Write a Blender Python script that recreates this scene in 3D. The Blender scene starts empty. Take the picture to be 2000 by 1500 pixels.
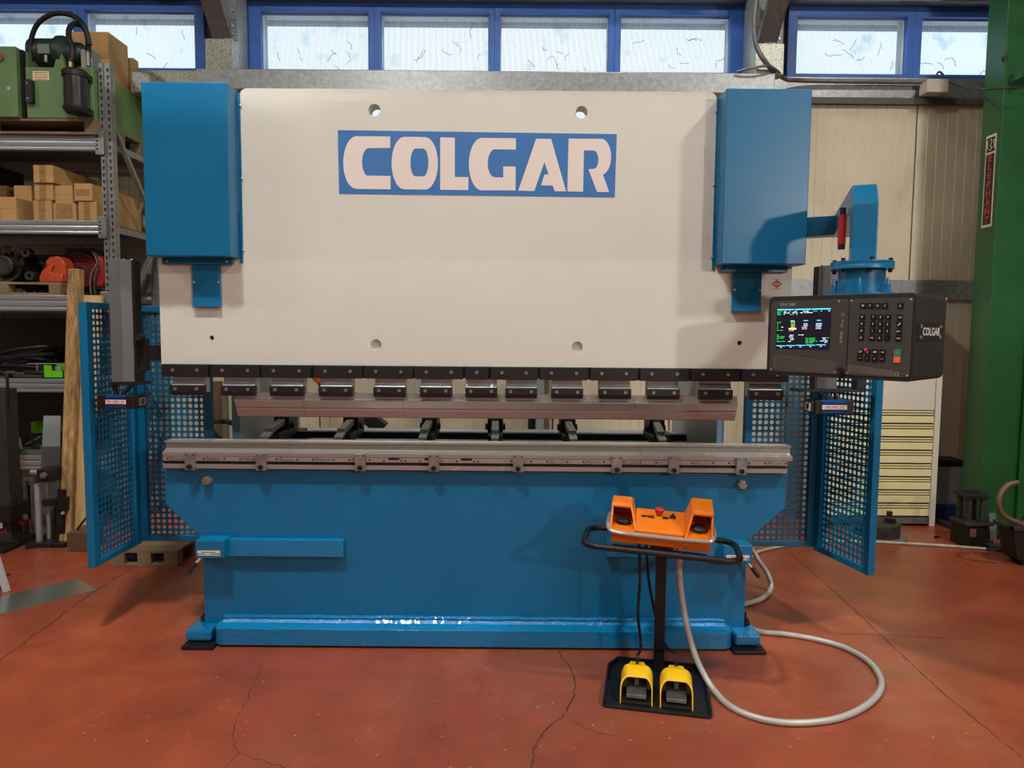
import bpy, math, random
from mathutils import Vector, Matrix, geometry, noise
random.seed(7)
D = bpy.data; COL = bpy.context.scene.collection; SC = bpy.context.scene
PI = math.pi

# ------------------------------------------------------------------ camera
FPX = 1390.0; PITCH = math.atan(105/1390); ROLL = 0.0085
CAM = Vector((0, -3.58, 1.56))
_fw = Vector((0, math.cos(PITCH), -math.sin(PITCH)))
_u0 = Vector((0, math.sin(PITCH), math.cos(PITCH))); _r0 = Vector((1, 0, 0))
_rt = math.cos(ROLL)*_r0 + math.sin(ROLL)*_u0
_up = -math.sin(ROLL)*_r0 + math.cos(ROLL)*_u0
cam = D.objects.new('camera', D.cameras.new('camera')); COL.objects.link(cam)
cam.data.sensor_width = 36; cam.data.lens = FPX/2000*36; cam.data.clip_start = .05
cam.matrix_world = Matrix(((_rt.x, _up.x, -_fw.x, CAM.x), (_rt.y, _up.y, -_fw.y, CAM.y), (_rt.z, _up.z, -_fw.z, CAM.z), (0, 0, 0, 1)))
SC.camera = cam

# ------------------------------------------------------------------ world, exposure
SC.view_settings.view_transform = 'Standard'; SC.view_settings.look = 'None'
SC.view_settings.exposure = 0.0; SC.view_settings.gamma = 1; SC.view_settings.use_curve_mapping = False
w = D.worlds.new('sky'); SC.world = w; w.use_nodes = True
w.node_tree.nodes['Background'].inputs[0].default_value = (.74, .87, 1, 1)
w.node_tree.nodes['Background'].inputs[1].default_value = 2.8

# high-bay lamps: first two follow the shadows, rear row and last added as fill (fixtures are built further down, at the same spots)
LAMPS = [(-1.5, -2.3, 6.0, 1350), (3.9, -2.2, 6.0, 1250), (-6.2, -2.2, 6.0, 550), (-1.5, -6.8, 6.0, 600), (3.9, -7.2, 6.0, 400), (.9, 1.35, 6.0, 350)]
for i, (x, y, z, e) in enumerate(LAMPS):
    l = D.lights.new('bay_and_fill_light', 'AREA'); l.shape = 'DISK'; l.size = .42; l.energy = e; l.color = (1, .965, .915)
    o = D.objects.new('bay_and_fill_light', l); COL.objects.link(o); o.location = (x, y, z-.02)

# work floodlight on a mast behind the photographer (its shadows fall to the left on the machine)
FLOOD = Vector((4.6, -6.8, 3.3))
l = D.lights.new('flood_light', 'AREA'); l.shape = 'DISK'; l.size = .4; l.energy = 170; l.color = (1, .95, .88)
o = D.objects.new('flood_light', l); COL.objects.link(o); o.location = FLOOD; o.rotation_euler = (Vector((0, 0, 1.4))-FLOOD).to_track_quat('-Z', 'Y').to_euler()

# ------------------------------------------------------------------ pixel helpers (photo frame 2000x1500)
def ray(u, v): return FPX*_fw + (u-1000)*_rt - (v-750)*_up
def P(u, v, Y):
    d = ray(u, v); return CAM + d*((Y-CAM.y)/d.y)
def F(u, v, z=0.):
    d = ray(u, v); return CAM + d*((z-CAM.z)/d.z)
def X(u, v, Y): return P(u, v, Y).x
def Z(v, Y, u=1000): return P(u, v, Y).z

# ------------------------------------------------------------------ materials
def lin(c): return tuple(((x/255)/12.92 if x/255 <= .04045 else ((x/255+.055)/1.055)**2.4) for x in c)
MC = {}
def M(name, col=(128, 128, 128), rough=.5, metal=0, var=0., vs=6, bump=0., bs=80, coat=0, emit=0, stretch=None, spec=.5):
    if name in MC: return MC[name]
    m = D.materials.new(name); m.use_nodes = True; nt = m.node_tree; b = nt.nodes['Principled BSDF']
    c = lin(col); b.inputs['Base Color'].default_value = (*c, 1)
    b.inputs['Roughness'].default_value = rough; b.inputs['Metallic'].default_value = metal
    b.inputs['Coat Weight'].default_value = coat; b.inputs['Specular IOR Level'].default_value = spec
    if emit:
        b.inputs['Emission Color'].default_value = (*c, 1); b.inputs['Emission Strength'].default_value = emit
    if var or bump:
        tc = nt.nodes.new('ShaderNodeTexCoord'); mp = nt.nodes.new('ShaderNodeMapping')
        nt.links.new(tc.outputs['Object'], mp.inputs[0])
        if stretch: mp.inputs['Scale'].default_value = stretch
    if var:
        n = nt.nodes.new('ShaderNodeTexNoise'); n.inputs['Scale'].default_value = vs; n.inputs['Detail'].default_value = 6; n.inputs['Roughness'].default_value = .65
        nt.links.new(mp.outputs[0], n.inputs[0])
        r = nt.nodes.new('ShaderNodeValToRGB'); r.color_ramp.elements[0].position = .3; r.color_ramp.elements[1].position = .7
        r.color_ramp.elements[0].color = (*[x*(1-var) for x in c], 1); r.color_ramp.elements[1].color = (*[min(1, x*(1+var)) for x in c], 1)
        nt.links.new(n.outputs[0], r.inputs[0]); nt.links.new(r.outputs[0], b.inputs['Base Color'])
        mr = nt.nodes.new('ShaderNodeMapRange'); mr.inputs[3].default_value = max(.04, rough-.08); mr.inputs[4].default_value = min(1, rough+.1)
        nt.links.new(n.outputs[0], mr.inputs[0]); nt.links.new(mr.outputs[0], b.inputs['Roughness'])
    if bump:
        n2 = nt.nodes.new('ShaderNodeTexNoise'); n2.inputs['Scale'].default_value = bs; n2.inputs['Detail'].default_value = 4
        nt.links.new(mp.outputs[0], n2.inputs[0])
        bp = nt.nodes.new('ShaderNodeBump'); bp.inputs['Strength'].default_value = bump; bp.inputs['Distance'].default_value = .01
        nt.links.new(n2.outputs[0], bp.inputs['Height']); nt.links.new(bp.outputs[0], b.inputs['Normal'])
    MC[name] = m; return m

BLUE = M('blue_enamel', (2, 102, 146), .34, 0, .06, 3, .05, 160)
BLUEG = M('blue_gloss_enamel', (4, 114, 166), .18, 0, .06, 9, .5, 55, coat=.4)
WHITE = M('warm_white_enamel', (208, 208, 197), .48, 0, .015, 2, .03, 120)
LOGOB = M('logo_blue', (52, 112, 176), .5)
LOGOW = M('logo_white', (222, 213, 205), .5)
BLACK = M('black_oxide', (24, 24, 25), .5, .1, .25, 12)
BLACKP = M('black_paint', (17, 18, 20), .45, 0, .2, 9, .1, 90)
RUB = M('black_rubber', (14, 14, 15), .55)
STEEL = M('ground_steel', (172, 172, 168), .24, .6, .07, 5, stretch=(.3, 1, 1))
STEELD = M('worn_steel', (140, 138, 132), .45, .65, .3, 18, .1, 90)
STEELL = M('bright_steel', (184, 186, 186), .38, .6, .12, 10, stretch=(1, 1, .2))
CHROME = M('chrome', (214, 212, 208), .2, .7)
ZINC = M('zinc_screw', (190, 192, 196), .3, 1)
GALV = M('galvanised_steel', (150, 153, 152), .42, .75, .25, 26, .05, 60)
GALVB = M('galvanised_beam', (172, 178, 184), .3, .7)
GALVD = M('galvanised_dull', (112, 112, 112), .5, .5, .25, 20)
GREYF = M('grey_frame_paint', (146, 152, 152), .5, 0, .06, 4)
GREYC = M('grey_column_paint', (92, 93, 95), .45, 0, .05, 5)
CARD = M('cardboard', (176, 138, 88), .8, 0, .1, 6, .1, 40)
TAPE = M('packing_tape', (150, 116, 74), .12, 0, .25, 20, .6, 40)
WOOD = M('pale_wood', (196, 164, 112), .7, 0, .16, 4, .1, 30, stretch=(6, 6, .5))
WOODP = M('pallet_wood', (122, 102, 76), .85, 0, .3, 6, .2, 40, stretch=(.6, 4, 4))
WOODO = M('weathered_timber', (164, 130, 82), .85, 0, .75, 7, .4, 30, stretch=(4, 4, .7))
GREEN = M('machine_green', (92, 122, 76), .5, 0, .12, 5, .05, 60)
GREEND = M('dark_green_motor', (32, 48, 40), .45, 0, .2, 8)
GREENC = M('green_column_paint', (18, 78, 34), .35, 0, .18, 3, .15, 8)
LIME = M('lime_plastic', (104, 190, 22), .4)
ORANGE = M('orange_paint', (226, 116, 12), .38, 0, .05, 8)
YELLOW = M('yellow_paint', (232, 184, 8), .38, 0, .05, 8)
RED = M('red_paint', (168, 34, 40), .4, 0, .1, 7)
REDO = M('orange_red_cast', (186, 72, 36), .42, 0, .12, 8)
CAST = M('dark_casting', (62, 60, 54), .55, .5, .3, 15, .2, 50)
DARKM = M('dark_greasy_metal', (40, 39, 37), .45, .5, .4, 14, .2, 60)
HOSEG = M('grey_conduit', (184, 182, 176), .42, .2, .05, 10)
HOSEW = M('dirty_white_hose', (170, 160, 140), .6, 0, .25, 12)
CREAMS = M('cream_slat', (226, 214, 160), .45, 0, .06, 6)
CREAMW = M('cream_white_panel', (206, 200, 184), .5, 0, .03, 3)
LABEL = M('label_white', (214, 206, 196), .5)
INK = M('ink_black', (30, 28, 28), .6)
INKR = M('ink_red', (196, 66, 46), .6)
FACE = M('panel_grey', (60, 60, 57), .5, 0, .08, 6, .03, 200)
HOUS = M('panel_housing', (34, 34, 34), .42, 0, .2, 8, .15, 120)
PRINT = M('panel_print', (150, 142, 124), .6)
PRINTL = M('key_print', (206, 206, 200), .6)
KEYM = M('key_black', (12, 12, 13), .35)
FRAMEB = M('window_frame_blue', (44, 92, 170), .5, 0, .1, 4)
BLUEA = M('blue_anodised', (44, 92, 160), .3, .7)

# ------------------------------------------------------------------ object helpers
LOCAL = set()
def tag(o, label, cat, group=None, kind=None):
    o['label'] = label; o['category'] = cat
    if group: o['group'] = group
    if kind: o['kind'] = kind
    return o
def thing(name, loc, label, cat, group=None, rotz=0, local=False):
    o = D.objects.new(name, None); COL.objects.link(o); o.location = loc; o.rotation_euler = (0, 0, rotz); o.empty_display_size = .1
    if rotz or local: LOCAL.add(o.name)
    return tag(o, label, cat, group)
def root(o):
    while o.parent: o = o.parent
    return o
def offs(parent):
    if parent is None: return Vector((0, 0, 0))
    r = root(parent)
    if r.name in LOCAL: return Vector((0, 0, 0))
    v = Vector(r.location); 
    q = parent
    while q.parent: v += Vector(q.location); q = q.parent
    return v
def link(name, me, parent=None, loc=None, rot=None, kind=None):
    o = D.objects.new(name, me); COL.objects.link(o); o.parent = parent
    if loc is not None: o.location = Vector(loc) - offs(parent)
    if rot is not None: o.rotation_euler = rot
    if kind: o['kind'] = kind
    return o
class B:
    def __init__(s): s.v = []; s.f = []
    def add(s, vs, fs):
        n = len(s.v); s.v += [tuple(v) for v in vs]; s.f += [tuple(i+n for i in f) for f in fs]; return s
    def box(s, x0, x1, y0, y1, z0, z1):
        return s.add([(x, y, z) for x in (x0, x1) for y in (y0, y1) for z in (z0, z1)],
                     [(0, 1, 3, 2), (4, 6, 7, 5), (0, 4, 5, 1), (2, 3, 7, 6), (0, 2, 6, 4), (1, 5, 7, 3)])
    def bar(s, a, b, wx, wz, up=(0, 0, 1)):
        a = Vector(a); b = Vector(b); d = (b-a).normalized(); up = Vector(up)
        if abs(d.dot(up)) > .98: up = Vector((0, 1, 0))
        sx = d.cross(up).normalized()*wx/2; sz = sx.cross(d).normalized()*wz/2
        vs = [a-sx-sz, a+sx-sz, a+sx+sz, a-sx+sz, b-sx-sz, b+sx-sz, b+sx+sz, b-sx+sz]
        return s.add(vs, [(0, 1, 2, 3), (7, 6, 5, 4), (0, 4, 5, 1), (1, 5, 6, 2), (2, 6, 7, 3), (3, 7, 4, 0)])
    def prism(s, poly, a, b, ax='y', holes=()):
        def T(p, t): return (p[0], t, p[1]) if ax == 'y' else ((t, p[0], p[1]) if ax == 'x' else (p[0], p[1], t))
        loops = [list(poly)] + [list(h) for h in holes]; allp = [p for l in loops for p in l]; n = len(allp)
        tris = geometry.tessellate_polygon([[Vector((p[0], p[1], 0)) for p in l] for l in loops]) if (holes or len(poly) > 4) else None
        vs = [T(p, a) for p in allp] + [T(p, b) for p in allp]; fs = []
        if tris: fs += [tuple(t) for t in tris] + [tuple(i+n for i in reversed(t)) for t in tris]
        else: fs += [tuple(range(n)), tuple(range(2*n-1, n-1, -1))]
        k = 0
        for l in loops:
            m = len(l)
            for i in range(m): fs.append((k+i, k+(i+1) % m, n+k+(i+1) % m, n+k+i))
            k += m
        return s.add(vs, fs)
    def cyl(s, a, b, r, n=16, r2=None):
        a = Vector(a); b = Vector(b); d = (b-a).normalized(); r2 = r if r2 is None else r2
        t = Vector((0, 0, 1)) if abs(d.z) < .9 else Vector((1, 0, 0)); e1 = d.cross(t).normalized(); e2 = d.cross(e1)
        vs = [a+(e1*math.cos(2*PI*i/n)+e2*math.sin(2*PI*i/n))*r for i in range(n)] + [b+(e1*math.cos(2*PI*i/n)+e2*math.sin(2*PI*i/n))*r2 for i in range(n)]
        return s.add(vs, [tuple(range(n)), tuple(range(2*n-1, n-1, -1))] + [(i, n+i, n+(i+1) % n, (i+1) % n) for i in range(n)])
    def tube(s, pts, r, n=10, closed=False, rib=0):
        pts = [Vector(p) for p in pts]; m = len(pts); ring = []; e = None
        for i, p in enumerate(pts):
            if closed: d = (pts[(i+1) % m]-pts[i-1]).normalized()
            else: d = (pts[min(i+1, m-1)]-pts[max(i-1, 0)]).normalized()
            if e is None:
                t = Vector((0, 0, 1)) if abs(d.z) < .9 else Vector((1, 0, 0)); e = d.cross(t).normalized()
            else: e = (e - d*e.dot(d)).normalized()
            g = d.cross(e); rr = r*(1+(rib if i % 2 else 0))
            ring.append([p+(e*math.cos(2*PI*k/n)+g*math.sin(2*PI*k/n))*rr for k in range(n)])
        vs = [q for R_ in ring for q in R_]; fs = []
        for i in range(m if closed else m-1):
            j = (i+1) % m
            for k in range(n): fs.append((i*n+k, i*n+(k+1) % n, j*n+(k+1) % n, j*n+k))
        if not closed: fs += [tuple(range(n-1, -1, -1)), tuple((m-1)*n+k for k in range(n))]
        return s.add(vs, fs)
    def lathe(s, c, prof, n=24, axis='z'):
        c = Vector(c); vs = []; fs = []; m = len(prof)
        for i in range(n):
            a = 2*PI*i/n
            for r, h in prof:
                q = (r*math.cos(a), r*math.sin(a), h) if axis == 'z' else ((r*math.cos(a), h, r*math.sin(a)) if axis == 'y' else (h, r*math.cos(a), r*math.sin(a)))
                vs.append(c+Vector(q))
        for i in range(n):
            j = (i+1) % n
            for k in range(m-1): fs.append((i*m+k, j*m+k, j*m+k+1, i*m+k+1))
        fs.append(tuple(i*m for i in range(n-1, -1, -1))); fs.append(tuple(i*m+m-1 for i in range(n)))
        return s.add(vs, fs)
    def mesh(s, name, mat, off=Vector((0, 0, 0)), smooth=False):
        me = D.meshes.new(name); me.from_pydata([(v[0]-off[0], v[1]-off[1], v[2]-off[2]) for v in s.v], [], s.f)
        import bmesh
        bm = bmesh.new(); bm.from_mesh(me); bmesh.ops.recalc_face_normals(bm, faces=bm.faces); bm.to_mesh(me); bm.free()
        me.materials.append(mat)
        if smooth:
            me.polygons.foreach_set('use_smooth', [True]*len(me.polygons))
            try: me.set_sharp_from_angle(angle=math.radians(40))
            except Exception: pass
        return me
    def build(s, name, mat, parent=None, smooth=False, bev=0, seg=2, kind=None, label=None):
        o = link(name, s.mesh(name, mat, offs(parent), smooth), parent, kind=kind)
        if bev:
            b = o.modifiers.new('bevel', 'BEVEL'); b.width = bev; b.segments = seg; b.limit_method = 'ANGLE'; b.angle_limit = math.radians(38)
        if label: o['label'] = label
        return o
def one(b, name, mat, label, cat, group=None, smooth=False, bev=0, base=None, kind=None):
    """a thing that is one mesh, its origin at its base"""
    if base is None:
        xs = [v[0] for v in b.v]; ys = [v[1] for v in b.v]; base = Vector(((min(xs)+max(xs))/2, (min(ys)+max(ys))/2, min(v[2] for v in b.v)))
    o = link(name, b.mesh(name, mat, base, smooth), None); o.location = base
    if bev:
        m = o.modifiers.new('bevel', 'BEVEL'); m.width = bev; m.segments = 2; m.limit_method = 'ANGLE'
    return tag(o, label, cat, group, kind)
def struct(name, b, mat, smooth=False, bev=0, parent=None):
    return b.build(name, mat, parent, smooth, bev, kind='structure' if parent is None else None)
def spline(pts, k=8, closed=False):
    pts = [Vector(p) for p in pts]; out = []; n = len(pts)
    for i in range(n if closed else n-1):
        if closed: a, b, c, d = pts[i-1], pts[i], pts[(i+1) % n], pts[(i+2) % n]
        else: a, b, c, d = pts[max(i-1, 0)], pts[i], pts[i+1], pts[min(i+2, n-1)]
        for j in range(k):
            t = j/k
            out.append(.5*((2*b)+(c-a)*t+(2*a-5*b+4*c-d)*t*t+(3*b-a-3*c+d)*t**3))
    if not closed: out.append(pts[-1])
    return out
def rrect(x0, x1, z0, z1, r, k=5):
    o = []
    for cx, cz, a in ((x1-r, z1-r, 0), (x0+r, z1-r, 90), (x0+r, z0+r, 180), (x1-r, z0+r, 270)):
        for i in range(k+1):
            t = math.radians(a+90*i/k); o.append((cx+r*math.cos(t), cz+r*math.sin(t)))
    return o
def circ(cx, cz, r, n=20): return [(cx+r*math.cos(2*PI*i/n), cz+r*math.sin(2*PI*i/n)) for i in range(n)]
TXT = {}
def text(s, size, mat, parent, loc, rot, name='lettering', bold=0, align='CENTER', sx=1):
    """flat print on a surface; loc/rot in parent space (or world when the root is not rotated)"""
    cu = D.curves.new('t', 'FONT'); cu.body = s; cu.size = size; cu.align_x = align; cu.align_y = 'CENTER'; cu.offset = bold; cu.resolution_u = 2
    t = D.objects.new('t', cu); me = D.meshes.new_from_object(t); D.objects.remove(t); D.curves.remove(cu)
    me.name = name; me.materials.clear(); me.materials.append(mat)
    o = link(name, me, parent, loc, rot); o.scale = (sx, 1, 1); return o
FRONT = (PI/2, 0, 0)
_screw = {}
def screw(parent, loc, r=.006, h=.004, mat=None, name='screw', rot=None, head='round'):
    mat = mat or ZINC; key = (round(r, 4), round(h, 4), mat.name, head)
    if key not in _screw:
        b = B()
        if head == 'hex': b.cyl((0, 0, 0), (0, -h, 0), r, 6); b.cyl((0, -h, 0), (0, -h-.002, 0), r*.8, 12)
        elif head == 'socket':
            b.prism(circ(0, 0, r, 14), 0, -h, 'y', [circ(0, 0, r*.5, 6)]); b.prism(circ(0, 0, r*.5, 6), 0, -h*.3, 'y')
        else: b.lathe((0, 0, 0), [(r, 0), (r*.9, -h*.6), (r*.5, -h), (.0001, -h)], 10, 'y')
        _screw[key] = b.mesh(name, mat, smooth=(head == 'round'))
    return link(name, _screw[key], parent, loc, rot)

# ================================================================== ROOM
WY = 2.62; CEIL = 6.4
def floor_mat():
    m = D.materials.new('red_painted_concrete'); m.use_nodes = True; nt = m.node_tree; b = nt.nodes['Principled BSDF']; L = nt.links
    tc = nt.nodes.new('ShaderNodeTexCoord')
    def noi(s, d=6, r=.6):
        n = nt.nodes.new('ShaderNodeTexNoise'); n.inputs['Scale'].default_value = s; n.inputs['Detail'].default_value = d; n.inputs['Roughness'].default_value = r
        L.new(tc.outputs['Object'], n.inputs[0]); return n
    def ramp(src, *st):
        r = nt.nodes.new('ShaderNodeValToRGB'); e = r.color_ramp.elements
        while len(e) < len(st): e.new(.5)
        for q, (p, c) in zip(e, st): q.position = p; q.color = (*c, 1)
        L.new(src, r.inputs[0]); return r
    def mix(a, b_, f):
        x = nt.nodes.new('ShaderNodeMix'); x.data_type = 'RGBA'; L.new(a, x.inputs[6]); L.new(b_, x.inputs[7]); L.new(f, x.inputs[0]); return x.outputs[2]
    base = ramp(noi(1.1, 8, .68).outputs[0], (.2, lin((96, 48, 33))), (.48, lin((140, 65, 41))), (.68, lin((162, 78, 48))))
    worn = ramp(noi(2.3, 10, .75).outputs[0], (0, lin((142, 86, 60))), (1, lin((160, 108, 80))))
    wm = ramp(noi(.75, 10, .7).outputs[0], (.5, (0, 0, 0)), (.72, (.7, .7, .7)))
    c = mix(base.outputs[0], worn.outputs[0], wm.outputs[0])
    dm = ramp(noi(.5, 5, .6).outputs[0], (.45, (0, 0, 0)), (.75, (.7, .7, .7)))
    dk = ramp(noi(9).outputs[0], (0, lin((72, 40, 30))), (1, lin((96, 52, 38))))
    c = mix(c, dk.outputs[0], dm.outputs[0])
    sp = nt.nodes.new('ShaderNodeTexVoronoi'); sp.voronoi_dimensions = '2D'; sp.inputs['Scale'].default_value = 5.5; L.new(tc.outputs['Object'], sp.inputs[0])
    sm = ramp(sp.outputs['Distance'], (.0, (.7, .7, .7)), (.03, (0, 0, 0)))
    chip = ramp(noi(3).outputs[0], (0, lin((190, 160, 130))), (1, lin((210, 180, 150))))
    c = mix(c, chip.outputs[0], sm.outputs[0])
    L.new(c, b.inputs['Base Color'])
    rr = ramp(noi(2.0, 8, .7).outputs[0], (.3, (.22, .22, .22)), (.75, (.5, .5, .5))); L.new(rr.outputs[0], b.inputs['Roughness'])
    bp = nt.nodes.new('ShaderNodeBump'); bp.inputs['Strength'].default_value = .12; bp.inputs['Distance'].default_value = .01
    L.new(noi(14, 8, .6).outputs[0], bp.inputs['Height']); L.new(bp.outputs[0], b.inputs['Normal'])
    return m
FLOOR = floor_mat()
PANEL = M('cream_sandwich_panel', (188, 178, 152), .42, 0, .05, 2.5, .02, 60)
HALL = M('hall_wall_grey', (150, 146, 136), .7, 0, .05, 2)
flo = struct('floor', B().box(-8.5, 8.5, -9.5, WY+.2, -.2, 0), FLOOR)
struct('ceiling', B().box(-8.5, 8.5, -9.5, WY+.2, CEIL, CEIL+.15), HALL)
struct('wall_left', B().box(-8.5, -8.3, -9.5, WY+.2, 0, CEIL), HALL)
struct('wall_right', B().box(8.3, 8.5, -9.5, WY+.2, 0, CEIL), HALL)
struct('wall_front', B().box(-8.3, 8.3, -9.5, -9.3, 0, CEIL), HALL)

# cracks and sawn joints in the floor
CRACKM = M('crack_dark', (58, 40, 32), .9, 0, .3, 30)  # dark brown of the cracks and sawn joints
def crack(pts, wd, jag=.012, seed=1, k=9):
    rnd = random.Random(seed); q = spline([(*F(u, v)[:2], 0) for u, v in pts], k); L_, R_ = [], []
    for i, p in enumerate(q):
        d = (q[min(i+1, len(q)-1)]-q[max(i-1, 0)]).normalized(); n = Vector((-d.y, d.x, 0))
        p = p+n*rnd.uniform(-jag, jag); ww = wd*rnd.uniform(.35, 1.1)
        L_.append(p+n*ww+Vector((0, 0, .0009))); R_.append(p-n*ww+Vector((0, 0, .0009)))
    n = len(L_); b = B(); b.add(L_+R_, [(i, i+1, n+i+1, n+i) for i in range(n-1)]); b.build('crack', CRACKM, flo)
crack([(1090, 1270), (1122, 1330), (1105, 1390), (1060, 1430), (1042, 1470), (1038, 1500)], .0035, .007, 3)
crack([(1100, 1395), (1150, 1425), (1210, 1440)], .0014, .005, 8)
crack([(512, 1295), (480, 1370), (455, 1420), (462, 1470), (440, 1500)], .0016, .008, 4)
crack([(462, 1470), (500, 1482), (560, 1500)], .0014, .006, 5)
crack([(1530, 1070), (1640, 1165), (1720, 1240), (1850, 1360), (1995, 1478)], .0028, .003, 6, 12)
crack([(1500, 1237), (1720, 1240), (2000, 1256)], .0015, .004, 9, 12)
crack([(0, 1290), (90, 1225), (185, 1155), (260, 1110)], .004, .006, 10)

# ---- back wall: backing, windows, panels
pane_px = [(-70, 147), (170, 383), (512, 720), (745, 955), (977, 1188), (1211, 1424), (1554, 1768), (1796, 2010)]
out_px = [(-95, 158.5), (158.5, 402), (470, 732.5), (732.5, 966), (966, 1199.5), (1199.5, 1468), (1536, 1782), (1782, 2035)]
ZW0, ZW1 = Z(141, WY), Z(29, WY); ZF0, ZF1 = Z(148, WY), Z(10, WY)
wx = [(X(a, 85, WY), X(b, 85, WY)) for a, b in pane_px]; fx = [(X(a, 85, WY), X(b, 85, WY)) for a, b in out_px]
low = [(X(640, 230, WY), X(935, 230, WY)), (X(950, 230, WY), X(1240, 230, WY))]; LZ0, LZ1 = Z(268, WY), Z(196, WY)
holes = [[(a, ZW0), (b, ZW0), (b, ZW1), (a, ZW1)] for a, b in wx] + [[(a, LZ0), (b, LZ0), (b, LZ1), (a, LZ1)] for a, b in low]
wb = struct('wall_back', B().prism([(-8.3, 0), (8.3, 0), (8.3, CEIL), (-8.3, CEIL)], WY+.03, WY+.14, 'y', holes), GALVD)
def pane_mat():
    m = D.materials.new('fluted_polycarbonate'); m.use_nodes = True; nt = m.node_tree; L = nt.links
    nt.nodes.remove(nt.nodes['Principled BSDF']); out = nt.nodes['Material Output']
    tc = nt.nodes.new('ShaderNodeTexCoord'); wv = nt.nodes.new('ShaderNodeTexWave'); wv.inputs['Scale'].default_value = 22; wv.bands_direction = 'X'; wv.inputs['Distortion'].default_value = .1
    L.new(tc.outputs['Object'], wv.inputs[0])
    r = nt.nodes.new('ShaderNodeValToRGB'); r.color_ramp.elements[0].color = (.34, .40, .45, 1); r.color_ramp.elements[1].color = (.92, .95, .97, 1); r.color_ramp.elements[0].position = .0; r.color_ramp.elements[1].position = .5
    L.new(wv.outputs[0], r.inputs[0])
    nz = nt.nodes.new('ShaderNodeTexNoise'); nz.inputs['Scale'].default_value = 7; nz.inputs['Detail'].default_value = 8; L.new(tc.outputs['Object'], nz.inputs[0])
    r2 = nt.nodes.new('ShaderNodeValToRGB'); r2.color_ramp.elements[0].position = .3; r2.color_ramp.elements[0].color = (.82, .84, .84, 1); r2.color_ramp.elements[1].position = .42; r2.color_ramp.elements[1].color = (1, 1, 1, 1); L.new(nz.outputs[0], r2.inputs[0])
    mu = nt.nodes.new('ShaderNodeMix'); mu.data_type = 'RGBA'; mu.blend_type = 'MULTIPLY'; mu.inputs[0].default_value = 1; L.new(r.outputs[0], mu.inputs[6]); L.new(r2.outputs[0], mu.inputs[7])
    tp = nt.nodes.new('ShaderNodeBsdfTransparent'); tl = nt.nodes.new('ShaderNodeBsdfTranslucent'); gl = nt.nodes.new('ShaderNodeBsdfDiffuse')
    L.new(mu.outputs[2], tp.inputs[0]); L.new(mu.outputs[2], tl.inputs[0]); gl.inputs[0].default_value = (.5, .52, .52, 1)
    a = nt.nodes.new('ShaderNodeMixShader'); a.inputs[0].default_value = .12; L.new(tp.outputs[0], a.inputs[1]); L.new(tl.outputs[0], a.inputs[2])
    c = nt.nodes.new('ShaderNodeMixShader'); c.inputs[0].default_value = .12; L.new(a.outputs[0], c.inputs[1]); L.new(gl.outputs[0], c.inputs[2])
    L.new(c.outputs[0], out.inputs[0]); return m
PANE = pane_mat(); BEAD = M('glazing_bead', (176, 186, 190), .4)
for i in range(8):
    a, b = wx[i]; c, d = fx[i]
    wn = struct('window_%d' % (i+1), B().prism([(c, ZF0), (d, ZF0), (d, ZF1), (c, ZF1)], WY-.03, WY+.03, 'y', [[(a, ZW0), (b, ZW0), (b, ZW1), (a, ZW1)]]), FRAMEB, bev=.004)
    B().box(a-.005, b+.005, WY+.045, WY+.055, ZW0-.005, ZW1+.005).build('pane', PANE, wn)
    t = .014
    B().prism([(a, ZW0), (b, ZW0), (b, ZW1), (a, ZW1)], WY+.02, WY+.044, 'y', [[(a+t*.5, ZW0+.002), (b-t*.5, ZW0+.002), (b-t*.5, ZW1-t), (a+t*.5, ZW1-t)]]).build('glazing_bead', BEAD, wn)
    # cobwebs / dead vines stuck on the pane
    rnd = random.Random(30+i); cb = B()
    for k in range(7):
        p = Vector((rnd.uniform(a+.08, b-.08), WY+.04, rnd.uniform(ZW0+.03, ZW0+.3))); q = [p.copy()]; an = rnd.uniform(0, 6.28)
        for j in range(rnd.randint(3, 7)):
            an += rnd.uniform(-.9, .9); p = p+Vector((math.cos(an)*.022, 0, math.sin(an)*.022))
            p.x = min(max(p.x, a+.02), b-.02); p.z = min(max(p.z, ZW0+.02), ZW1-.05); q.append(p.copy())
        cb.tube(q, .0021, 4)
    cb.build('cobweb', M('cobweb_grime', (92, 92, 84), .9), wn, kind='stuff')
for i, (a, b) in enumerate(low):
    wn = struct('window_%d' % (9+i), B().prism([(a-.05, LZ0-.05), (b+.02, LZ0-.05), (b+.02, LZ1+.03), (a-.05, LZ1+.03)], WY-.0, WY+.03, 'y', [[(a, LZ0), (b, LZ0), (b, LZ1), (a, LZ1)]]), FRAMEB)
    B().box(a-.005, b+.005, WY+.045, WY+.055, LZ0-.005, LZ1+.005).build('pane', PANE, wn)
# eaves outside, above the window strip
ev = struct('trim_1', B().box(-9, 9, WY+.30, WY+.36, Z(50, WY+.30), Z(50, WY+.30)+.5), M('eave_grey', (50, 52, 54), .8))
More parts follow.
